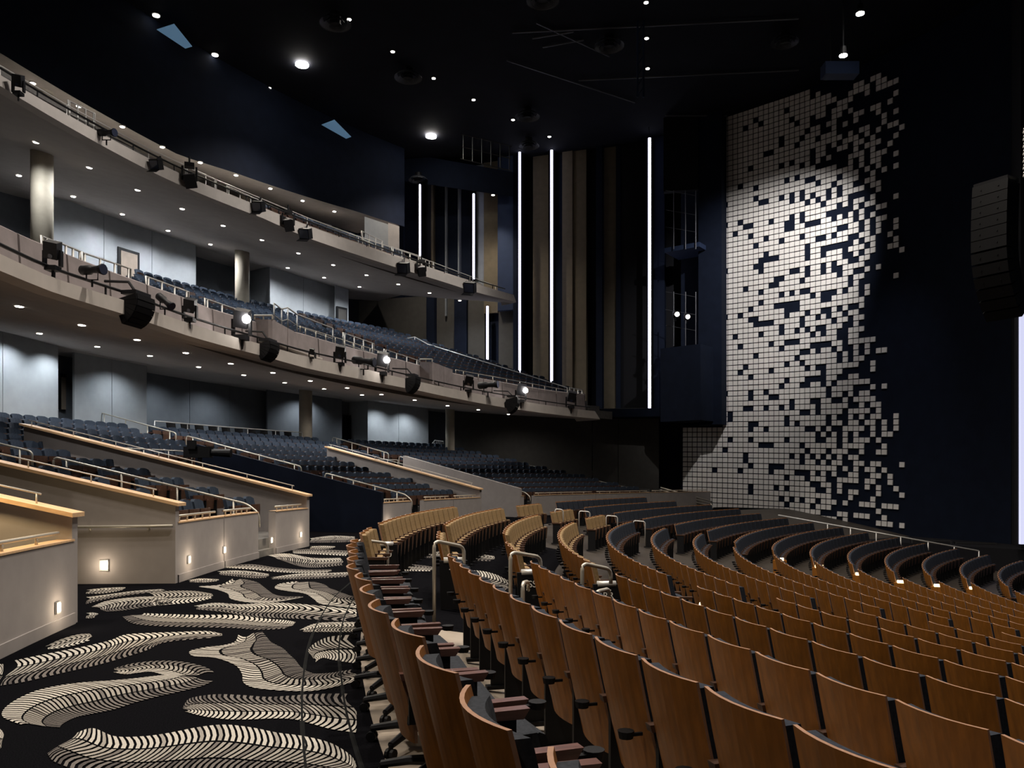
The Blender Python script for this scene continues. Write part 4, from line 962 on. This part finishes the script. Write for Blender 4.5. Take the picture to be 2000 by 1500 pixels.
# ================================================================== DOWNLIGHTS
dl_ring = MB(); dl_ring.tube([(0, 0, 0), (0, 0, .03)], .10, 16); RING = dl_ring.mesh('trim_ring', M['lip'])
RINGB = dl_ring.mesh('trim_ring', M['black'])
dl_l = MB(); dl_l.tube([(0, 0, -.012), (0, 0, 0)], .072, 14); LENS = dl_l.mesh('lens', M['lens'])
dl_b = MB(); dl_b.tube([(0, 0, -.05), (0, 0, 0)], .22, 16); LENSB = dl_b.mesh('lens', M['lensb'])
def downlight(p, lab, group, ring=RING, lens=LENS, s=1.0):
    t = thing('downlight', lab, 'downlight', p, 0, group); t.scale = (s, s, s)
    link('trim_ring', ring, t); link('lens', lens, t); return t
def on_soffit(px, py, fa, Ra, fb, Rb):
    u = (px - 1000) / F
    for Y in np.linspace(cylY(px, Ra), cylY(px, Rb), 600):
        p = P(px, py, Y); R = math.hypot(CX - p.x, CY - p.y); a = math.degrees(math.atan2(p.y - CY, CX - p.x))
        z = fa(a) + (fb(a) - fa(a)) * (R - Ra) / (Rb - Ra)
        if p.z >= z: return Vector((p.x, p.y, z - .035))
    return None
D1 = [(38, 595), (77, 649), (160, 632), (190, 675), (268, 661), (293, 693), (363, 687), (388, 715), (451, 708), (476, 731), (533, 726), (556, 746), (606, 742), (633, 758), (678, 756), (707, 770), (745, 769), (810, 780), (874, 791), (934, 799), (993, 808), (1051, 815)]
for x, y in D1:
    p = on_soffit(x, y, lb, B1R, sb, B1S)
    if p is None: continue
    R = math.hypot(CX - p.x, CY - p.y); inner = R > 48
    downlight(p, 'small round downlight in the lower balcony soffit, %s row' % ('rear' if inner else 'front'), 'downlights under the lower balcony, %s row' % ('rear' if inner else 'front'), s=1.15)
    lamp('SPOT', p - Vector((0, 0, .08)), 400 if inner else 260, (1, .95, .90), None, .08, 165, 1)
for x, y in ((50, 650), (130, 668), (268, 700), (350, 722), (450, 738), (612, 764), (760, 783), (815, 790)):     # wall washers close to the grey back wall
    R = 52.4 if x < 140 or 140 < x < 290 or x > 700 else 53.6
    a = angp(x, R); z_ = lb(a) + (sb(a) - lb(a)) * min(1, (R - B1R) / (B1S - B1R)) - .12
    lamp('SPOT', pol(R, a, z_), 250, (.86, .94, 1), pol(R + .75, a, z_ - 3.2), .05, 135, .9)
D2 = [(71, 275), (37, 341), (175, 325), (143, 382), (269, 369), (239, 417), (356, 406), (328, 449), (436, 439), (411, 476), (512, 467), (583, 493), (562, 522), (651, 516), (633, 541), (716, 536), (702, 559), (778, 554), (839, 571), (898, 586)]
for x, y in D2:
    p = on_soffit(x, y, l2b, B2R, s2b, B2S)
    if p is None: continue
    R = math.hypot(CX - p.x, CY - p.y); inner = R > 53
    downlight(p, 'small round downlight in the upper balcony soffit, %s row' % ('rear' if inner else 'front'), 'downlights under the upper balcony, %s row' % ('rear' if inner else 'front'), s=1.25)
    lamp('SPOT', p - Vector((0, 0, .08)), 760 if inner else 430, (.92, .96, 1), None, .08, 165, 1)
D3 = [(64, 161), (154, 206), (239, 246), (317, 282), (391, 314), (461, 341), (528, 367), (591, 391), (653, 412)]
for x, y in D3:
    p = on_soffit(x, y, e2, 56, lambda a: e2(a) + .4, 60.4) or cylp(x, y, 57.5)
    downlight(p, 'small round downlight in the soffit behind the upper balcony', 'downlights behind the upper balcony', s=1.4)
    lamp('SPOT', p - Vector((0, 0, .08)), 420, (1, .92, .82), None, .06, 120, .5)

# ================================================================== CEILING
mb = MB(); mb.box(-45, 60, -6, 66, CEIL, CEIL + .4); ceil = struct(mb, 'ceiling', M['ceil'])
def on_ceil(px, py, z=CEIL):
    Y = (z - EYE) * F / (HZ - py); return P(px, py, Y)
GC = 'small downlights in the black ceiling'
for x, y in ((682, 38), (767, 101), (847, 153), (925, 195), (1002, 234), (1073, 267), (526, 172), (626, 227), (715, 272), (802, 313), (886, 346), (288, 100), (402, 166), (153, 18), (1262, 5), (1263, 75), (1265, 134)):
    p = on_ceil(x, y, CEIL - .05)
    if p.y > 55: p = P(x, y, 55)
    downlight(p, 'small white downlight in the black main ceiling', GC, RINGB, LENS, 1.4)
for x, y, lab in ((590, 125, 'very bright round ceiling lamp, brightest of the main ceiling'), (842, 265, 'bright round ceiling lamp above the upper balcony tip'), (305, 30, 'bright ceiling lamp near the blue slot over the upper balcony'), (420, 107, 'bright ceiling lamp above the upper balcony rail end')):
    p = on_ceil(x, y, CEIL - .05); big = x in (590, 842)
    downlight(p, lab, None, RINGB, LENSB if big else LENS, 1.5 if big else 2.2)
    if big: lamp('SPOT', p - Vector((0, 0, .2)), 5200, WARM, p - Vector((-2, 2, 20)), .3, 110, .6)
p = P(963, 381, 53.1); downlight(p, 'downlight washing the sand coloured fin panel', None, RINGB, LENS, 1.5); lamp('SPOT', p - Vector((0, .3, .15)), 700, (1, .9, .7), p + Vector((0, .5, -8)), .06, 70, .7)
for x, y, lab in ((1680, 26, 'upper bright lamp hung on a pipe before the tiled wall'), (1647, 108, 'lower bright lamp hung before the tiled wall')):
    p = P(x, y, 33 if y < 60 else 34)
    t = thing('hung_lamp', lab, 'lamp', p)
    mb = MB(); mb.tube([(0, 0, -.0), (0, 0, .35)], [.17, .12], 12); mb.tube([(0, 0, .35), (0, 0, CEIL - p.z)], .03, 6); build(mb, 'housing', M['blackm'], t)
    mb = MB(); mb.tube([(0, 0, -.03), (0, 0, 0)], .16, 14); build(mb, 'lens', M['lensb'], t)
tgt = P(1530, 620, tY(1530)); 
for src, tg, e, an, cl in ((P(1647, 118, 34), P(1500, 560, 46), 12500, 58, (1, .98, .96)), (P(1680, 36, 33), P(1660, 980, 43), 2600, 40, (.92, .94, 1))):
    lamp('SPOT', src, e, cl, tg, .12, an, .9)
for x, y, s in ((797, 152, 1), (1030, 228, 1), (1033, 285, .9), (817, 352, .9), (1190, 90, 1), (655, 46, 1), (1060, 2, 1), (1533, 83, .9)):
    p = on_ceil(x, y, CEIL - .5) if y < 300 else P(x, y, 54)
    t = thing('air_diffuser', 'round black ringed air diffuser hanging under the ceiling', 'air diffuser', p, 0, 'ringed air diffusers')
    for r_, z_ in ((.72 * s, .0), (.5 * s, -.05), (.3 * s, -.1)):
        mb = MB(); mb.tube([(0, 0, z_), (0, 0, z_ + .16)], [r_, r_ * .78], 24, 0, False); mb.tube([(0, 0, z_ - .02), (0, 0, z_)], [r_ * 1.02, r_ * 1.02], 24, 0, False); build(mb, 'ring', M['dsteel'], t, True)
    mb = MB(); mb.tube([(0, 0, .0), (0, 0, .48)], .25 * s, 16); build(mb, 'duct', M['black'], t)
for x0, y0, x1, y1 in ((306, 58, 362, 95), (628, 244, 676, 271), (826, 334, 868, 356)):
    p0, p1 = (on_ceil(x0, y0, CEIL - .02), on_ceil(x1, y1, CEIL - .02)) if x0 > 800 else (cylp(x0, y0, 55.4), cylp(x1, y1, 55.4))
    d = (p1 - p0); s = Vector((d.y, -d.x, 0)).normalized() * 1.1
    mb = MB(); mb.hexa([p0, p1, p1 + s * .4, p0 + s * 1.0], [v + Vector((0, 0, .02)) for v in (p0, p1, p1 + s * .4, p0 + s * 1.0)])
    tag(build(mb, 'ceiling_slot', M['blue']), 'faint blue glowing slot in the black ceiling', 'ceiling slot', 'blue ceiling slots')
GP = 'thin dark pipes hung below the ceiling'
for (x0, y0, x1, y1, Y0_, Y1_) in ((1000, 64, 1560, 36, 31, 30), (1130, 157, 1560, 137, 36, 34), (990, 118, 1240, 200, 33, 38), (1048, 45, 1190, 110, 30, 33), (1040, 75, 1120, 62, 31, 31), (1060, 92, 1140, 78, 32, 32), (1300, 226, 1420, 226, 42, 42)):
    mb = MB(); mb.tube([on_ceil(x0, y0, CEIL - .12), on_ceil(x1, y1, CEIL - .12)], .045, 6); tag(build(mb, 'ceiling_pipe', M['dsteel']), 'thin dark pipe hung below the black ceiling', 'pipe', GP)
t = thing('rigging_mast', 'vertical dark rigging mast hanging from the ceiling above the tallest light strip', 'rigging', P(1251, 190, 38)); o = t.location
for dx in (-.14, .14): mb = MB(); mb.tube([(dx, 0, 0), (dx, 0, 4.6)], .05, 6); build(mb, 'chord', M['navyb'], t)
for i in range(9): mb = MB(); mb.tube([(-.14, 0, i * .5), (.14, 0, i * .5 + .5)], .025, 4); build(mb, 'lacing', M['navyb'], t)
mb = MB(); mb.tube([P(1269, 268, 49.5), P(1262, 190, 49.5)], .02, 4); tag(build(mb, 'hanging_cable', M['blackm']), 'thin cable dropping to the top of the tallest light strip', 'cable')
t = thing('projector_box', 'dark blue box fixture above the tiled wall corner', 'fixture', P(1640, 150, 36)); mb = MB(); mb.box(-.75, .75, -.3, .3, 0, .55); build(mb, 'case', M['navyb'], t); mb = MB(); mb.tube([(-.4, 0, .55), (-.4, 0, 2.5)], .03, 5); mb.tube([(.4, 0, .55), (.4, 0, 2.5)], .03, 5); build(mb, 'hanger', M['blackm'], t)
mb = MB()
for x in np.linspace(905, 995, 6): mb.tube([P(x, 262 + (x - 905) * .25, 50), P(x, 312 + (x - 905) * .22, 50)], .03, 4)
for f in (0, .5, 1): mb.tube([P(900, 262 + f * 48, 50), P(1000, 286 + f * 48, 50)], .035, 4)
tag(build(mb, 'catwalk_railing', M['blackm']), 'dark catwalk railing under the ceiling beside the tall strips', 'railing')
mb = MB(); mb.hexa([P(778, 352, 54.5), P(1001, 384, 53.2), P(1001, 384, 54.5), P(778, 352, 56)], [P(778, 296, 54.5), P(1001, 336, 53.2), P(1001, 336, 54.5), P(778, 296, 56)])
struct(mb, 'trim_1', M['navyw'])

# ================================================================== STAGE LIGHTS AND SPEAKERS ON THE BALCONIES
def moving_head(p, s, lab, lit=False):
    s *= .8
    t = thing('moving_head_light', lab, 'stage light', p)
    mb = MB(); mb.box(-.22 * s, .22 * s, -.22 * s, .22 * s, -.62 * s, -.44 * s); build(mb, 'base', M['black'], t)
    for sx in (-1, 1): mb = MB(); mb.box(min(sx * .27, sx * .36) * s, max(sx * .27, sx * .36) * s, -.1 * s, .1 * s, -.46 * s, .16 * s); build(mb, 'yoke_arm', M['black'], t)
    X = Matrix.Rotation(R2(24), 4, 'X') @ Matrix.Rotation(R2(12), 4, 'Y')
    mb = MB(); mb.box(-.26 * s, .26 * s, -.22 * s, .22 * s, -.12 * s, .52 * s, 0, X); build(mb, 'head', M['blackm'], t)
    mb = MB()
    if lit: mb.tube([X @ Vector((.22, -.24, .30)) * s, X @ Vector((.26, -.34, .28)) * s], .15 * s, 14)
    else: mb.tube([X @ Vector((.02, -.222, -.0)) * s, X @ Vector((.02, -.25, -.0)) * s], .09 * s, 12)
    build(mb, 'lens', M['lensb'] if lit else M['glass'], t)
    mb = MB(); mb.tube([(0, 0, -.62 * s), (0, 0, -.95 * s)], .05 * s, 6); build(mb, 'clamp', M['black'], t)
    return t
def array_speaker(p, n, w_, h, dp, lab, yaw=0, bend=9, tilt0=0):
    """contiguous cabinets: fronts (local -y side at y=0) fan out, backs taper"""
    t = thing('line_array', lab, 'speaker', p, yaw); pos = Vector((0, 0, 0)); ang = R2(tilt0); d = dp * math.tan(R2(bend / 2))
    for i in range(n):
        X = Matrix.Translation(pos) @ Matrix.Rotation(ang, 4, 'X')
        mb = MB(); mb.hexa([X @ Vector(v) for v in ((-w_ / 2, 0, -h), (w_ / 2, 0, -h), (w_ / 2, dp, -h + d), (-w_ / 2, dp, -h + d))], [X @ Vector(v) for v in ((-w_ / 2, 0, -.008), (w_ / 2, 0, -.008), (w_ / 2, dp, -d), (-w_ / 2, dp, -d))])
        c = build(mb, 'cabinet', M['black'], t)
        mb = MB(); mb.box(-w_ * .46, w_ * .46, -.012, 0, -h * .92, -h * .1, 0, X); build(mb, 'grille', M['grille'], c)
        pos = X @ Vector((0, 0, -h)); ang += R2(bend)
    mb = MB(); mb.box(-w_ * .4, w_ * .4, dp * .1, dp * .9, 0, .08); build(mb, 'hanging_frame', M['blackm'], t)
    mb = MB(); mb.tube([(0, dp * .5, .08), (0, dp * .9, .3), (0, dp * 2.2, .34)], .03, 6); build(mb, 'hanging_arm', M['blackm'], t)
    return t
def onB1(x, y, back=-.5): return P(x, y, cylY(x, B1R) + back)
def onB2(x, y, back=-.4): return P(x, y, cylY(x, B2R) + back)
moving_head(onB1(103, 498, .1), .55, 'black moving head lamp standing on the lower balcony pipe beside the follow spot')
spotlight(onB1(180, 527, -.2), (1, -.35, -.05), .42 * 1.25, 'black long-barrel follow spot on the lower balcony pipe, the largest')
array_speaker(onB1(284, 578, -.6), 6, .62, .125, .42, 'large curved black speaker hung from the lower balcony lip, the largest', R2(80), 14, -8)
spotlight(onB1(322, 588, -.4), (.8, -.4, -.6), .5, 'black long-barrel lamp angled down beside the largest lower balcony speaker')
moving_head(onB1(371, 604, 0), .6, 'black moving head lamp right of the largest lower balcony speaker')
moving_head(onB1(472, 632, 0), .9, 'lit black moving head lamp left of the larger mauve booth', True)
array_speaker(onB1(536, 668, -.6), 6, .6, .11, .4, 'curved black speaker under the larger mauve booth', R2(80), 14, -8)
moving_head(onB1(609, 690, -.1), .35, 'small black lamp stub just right of the larger mauve booth')
moving_head(onB1(664, 693, 0), .75, 'black moving head lamp on the pipe midway between the mauve booths')
spotlight(onB1(710, 705, -.2), (1, -.3, -.15), .85, 'black long-barrel lamp between the mauve booths')
moving_head(onB1(746, 709, 0), .95, 'lit black moving head lamp left of the smaller mauve booth', True)
array_speaker(onB1(816, 735, -.6), 6, .7, .14, .48, 'curved black speaker below the smaller mauve booth', R2(80), 14, -8)
moving_head(onB1(915, 748, 0), .85, 'black moving head lamp just right of the smaller mauve booth')
spotlight(onB1(953, 752, -.2), (1, -.3, .05), .95, 'black long-barrel lamp right of the smaller mauve booth')
moving_head(onB1(1017, 767, 0), 1.0, 'lit black moving head lamp near the lower balcony tip', True)
array_speaker(onB1(1012, 776, -.7), 6, .8, .16, .55, 'curved black speaker nearest the lower balcony tip', R2(80), 14, -8)
moving_head(onB1(1115, 780, 0), 1.0, 'black moving head lamp at the lower balcony tip')
moving_head(onB2(36, 165), .55, 'black moving head lamp on the upper balcony pipe, farthest from the light strips', False)
spotlight(onB2(208, 259), (1, -.35, -.15), .62, 'black long-barrel lamp on the upper balcony pipe')
for i, (x, y) in enumerate(((305, 320), (505, 402), (597, 455), (788, 522), (918, 560))):
    p = onB2(x, y); s = 11 / F * p.y
    t = thing('box_light', 'black boxy barn-door floodlight on the upper balcony lip, %s from the tip' % ORD[4 - i], 'stage light', p)
    X = Matrix.Rotation(R2(25), 4, 'X') @ Matrix.Rotation(R2(-20), 4, 'Z')
    mb = MB(); mb.box(-s, s, -s * .6, s * .6, -s, s * .8, 0, X); build(mb, 'case', M['black'], t)
    mb = MB(); mb.box(-s * .85, s * .85, -s * .66, -s * .6, -s * .85, s * .6, 0, X); build(mb, 'lens', M['glass'], t)
    mb = MB(); mb.hexa([X @ Vector(v) * s for v in ((-1, -.6, -1), (1, -.6, -1), (1.1, -1.5, -1.25), (-1.1, -1.5, -1.25))], [X @ Vector(v) * s for v in ((-1, -.6, -.95), (1, -.6, -.95), (1.1, -1.5, -1.2), (-1.1, -1.5, -1.2))]); build(mb, 'barn_door', M['blackm'], t)
    mb = MB(); mb.tube([(0, 0, s * .6), (0, .3, s * 1.9)], .04, 5); build(mb, 'clamp', M['black'], t)
for i, (x, y) in enumerate(((370, 345), (563, 433), (823, 525))): 
    t = moving_head(onB2(x, y), .9, 'black moving head lamp hanging over the upper balcony lip, %s from the tip' % ORD[2 - i]); t.rotation_euler = (R2(180), 0, R2(20))

# video camera in the middle entrance
t = thing('video_camera', 'black broadcast video camera on a pedestal in the navy-walled entrance', 'video camera', pol(44.8, 12.6, 0)); zc = 2.5
for i in range(3):
    th = R2(90 + 120 * i); mb = MB(); mb.tube([(0, 0, 1.2), (math.cos(th) * .5, math.sin(th) * .5, 0)], .035, 6); build(mb, 'leg', M['black'], t)
mb = MB(); mb.cyl((0, 0, 1.1), .06, 1.25, 10); build(mb, 'column', M['blackm'], t)
mb = MB(); mb.box(-.45, .35, -.14, .14, zc - .16, zc + .18); build(mb, 'body', M['black'], t)
mb = MB(); mb.tube([(.35, 0, zc), (.95, 0, zc - .02)], [.10, .13], 12); build(mb, 'lens', M['black'], t)
mb = MB(); mb.box(-.3, -.05, -.25, -.14, zc + .1, zc + .36); build(mb, 'viewfinder', M['black'], t)
mb = MB(); mb.tube([(-.2, 0, zc - .2), (-.75, .25, zc - .35)], .02, 6); mb.tube([(-.2, 0, zc - .2), (-.75, -.25, zc - .35)], .02, 6); build(mb, 'pan_bar', M['blackm'], t)
t = thing('monitor_cart', 'black equipment cart beside the video camera in the navy-walled entrance', 'cart', pol(43.0, 14.0, 0))
mb = MB(); mb.box(-.45, .45, -.3, .3, .9, 1.45); build(mb, 'case', M['black'], t); mb = MB(); mb.box(-.5, .5, -.34, .34, .84, .9); build(mb, 'shelf', M['blackm'], t)
for sx in (-.4, .4):
    for sy in (-.25, .25): mb = MB(); mb.tube([(sx, sy, 0), (sx, sy, .85)], .025, 6); build(mb, 'leg', M['blackm'], t)

# ================================================================== STEP LIGHTS
def steplight(p, nrm, lab, e=7, s=1.0):
    t = thing('step_light', lab, 'step light', p, math.atan2(nrm.y, nrm.x))
    mb = MB(); mb.box(-.01, .012, -.055 * s, .055 * s, -.065 * s, .065 * s); build(mb, 'faceplate', M['steel'], t)
    mb = MB(); mb.box(.010, .018, -.034 * s, .034 * s, -.045 * s, .05 * s); build(mb, 'lens', M['stepl'], t)
    lamp('POINT', p + nrm * .16, e * .8, (1, .82, .6), None, .05)
for x, y, lab in ((113, 1187, 'glowing step light low on the nearest beige wall end'), (369, 1093, 'glowing step light left on the beige wall before the stair opening'), (438, 1074, 'glowing step light right on the beige wall before the stair opening'), (530, 1055, 'glowing step light on the beige wall just past the stair opening'), (587, 1044, 'glowing step light at the end of the beige wall by the navy entrance'), (757, 1024, 'glowing step light on the beige wall behind the tan seats')):
    a = angp(x, RW); p = cylp(x, y, RW - .015); n_ = (pol(0, 0, 0) - pol(RW, a, 0)).normalized(); steplight(p, n_, lab, 5 if x < 700 else 7)
a = -2.5; n_ = Vector((math.sin(R2(a)), -math.cos(R2(a)), 0)).normalized(); n_ = Vector((-.05, -1, 0)).normalized()
steplight(pol(RW + 1.13, a - .012, .30), n_, 'wide glowing step light on the side wall of the near entrance', 5, 1.35)
for x, y in ((15, 898), (110, 925), (404, 993), (549, 905), (597, 928), (647, 945), (700, 962), (1005, 966)):
    p = hit(x, y, lambda R: .25 + .235 * (R - 40.3) + .35)
    if p is None: continue
    t = thing('seat_aisle_lamp', 'tiny amber aisle lamp on a navy row end beside the stair rail', 'aisle lamp', p, 0, 'amber aisle lamps along the raised stairs')
    mb = MB(); mb.tube([(0, 0, 0), (0, 0, .05)], [.03, .05], 8); build(mb, 'lens', M['amber'], t); mb = MB(); mb.box(-.06, .06, .03, .06, -.1, .1); build(mb, 'bracket', M['black'], t)
# warm light washing the near parterre block and cap
lamp('AREA', pol(41.0, -9.2, 2.6), 60, (1, .72, .36), pol(40.0, -8.5, .8), .5)

# ================================================================== STAGE SIDE
mb = MB(); lo = [pol(R, a_, 0) for R, a_ in ((30, 51.5), (8, 55), (8, 75), (30, 66))]
mb.hexa([Vector((v.x, v.y, ZB)) for v in lo], [Vector((v.x, v.y, -1.15)) for v in lo]); struct(mb, 'floor_stage', M['blackw'])
for i, (x, y) in enumerate(((1818, 1053), (1905, 1058), (1975, 1064))):
    p = P(x, y, 35.6 - i * .5); t = thing('stage_monitor', 'low black floor monitor along the dark stage edge', 'speaker', p - Vector((0, 0, .45)), R2(-20), 'floor monitors on the stage edge')
    mb = MB(); mb.hexa([(-.8, -.3, 0), (.8, -.3, 0), (.8, .35, 0), (-.8, .35, 0)], [(-.8, -.1, .42), (.8, -.1, .42), (.8, .3, .42), (-.8, .3, .42)]); build(mb, 'case', M['black'], t)
    mb = MB(); mb.hexa([(-.74, -.305, .03), (.74, -.305, .03), (.74, -.29, .03), (-.74, -.29, .03)], [(-.74, -.125, .38), (.74, -.125, .38), (.74, -.11, .38), (-.74, -.11, .38)]); build(mb, 'grille', M['grille'], t)
slab('wall_stage_end', 1968, 36, 1994, 33, ZB, CEIL, 'blackw', None, .6)
t = thing('stage_screen', 'pale lavender glowing screen edge beside the hanging speaker array', 'screen', P(1993.5, 1063, 32.0)); o = t.location
h = zat(596, 32) - o.z; mb = MB(); mb.box(0, 7, 0, .12, 0, h); build(mb, 'panel', M['screen'], t); mb = MB(); mb.box(-.06, 7.06, .12, .3, -.05, h + .05); build(mb, 'frame', M['black'], t)
# big hanging array at the right edge
t = thing('hanging_speaker_array', 'tall curved black hanging speaker array beside the stage', 'speaker', P(1945, 362, 27), R2(-58)); pos = Vector((0, 0, 0)); ang = R2(5)
for i in range(12):
    X = Matrix.Translation(pos) @ Matrix.Rotation(-ang, 4, 'X'); w_, hh, dp = 1.15, .37, .75
    mb = MB(); mb.hexa([X @ Vector(v) for v in ((-w_ / 2, -dp / 2, -hh * .985), (w_ / 2, -dp / 2, -hh * .985), (w_ / 2, dp / 2, -hh * 1.02), (-w_ / 2, dp / 2, -hh * 1.02))], [X @ Vector(v) for v in ((-w_ / 2, -dp / 2, -.012), (w_ / 2, -dp / 2, -.012), (w_ / 2, dp / 2, -.01), (-w_ / 2, dp / 2, -.01))])
    c = build(mb, 'cabinet', M['black'], t)
    for sx in (-.28, .28): mb = MB(); mb.box(sx - .02, sx + .02, -dp / 2 - .02, -dp / 2, -hh * .56, -hh * .48, 0, X); build(mb, 'rigging_pin', M['blackm'], c)
    pos = X @ Vector((0, 0, -hh)); ang -= R2(1.0 if i < 5 else 7.0)
mb = MB(); mb.box(-.55, .55, -.35, .35, 0, .12); build(mb, 'hanging_frame', M['blackm'], t)
mb = MB()
for i in range(14): mb.tube([(.75, .3, .1 + i * .12), (.75 + .05 * (i % 2), .35, .2 + i * .12)], .05, 5)
build(mb, 'hoist_chain', M['steel'], t)
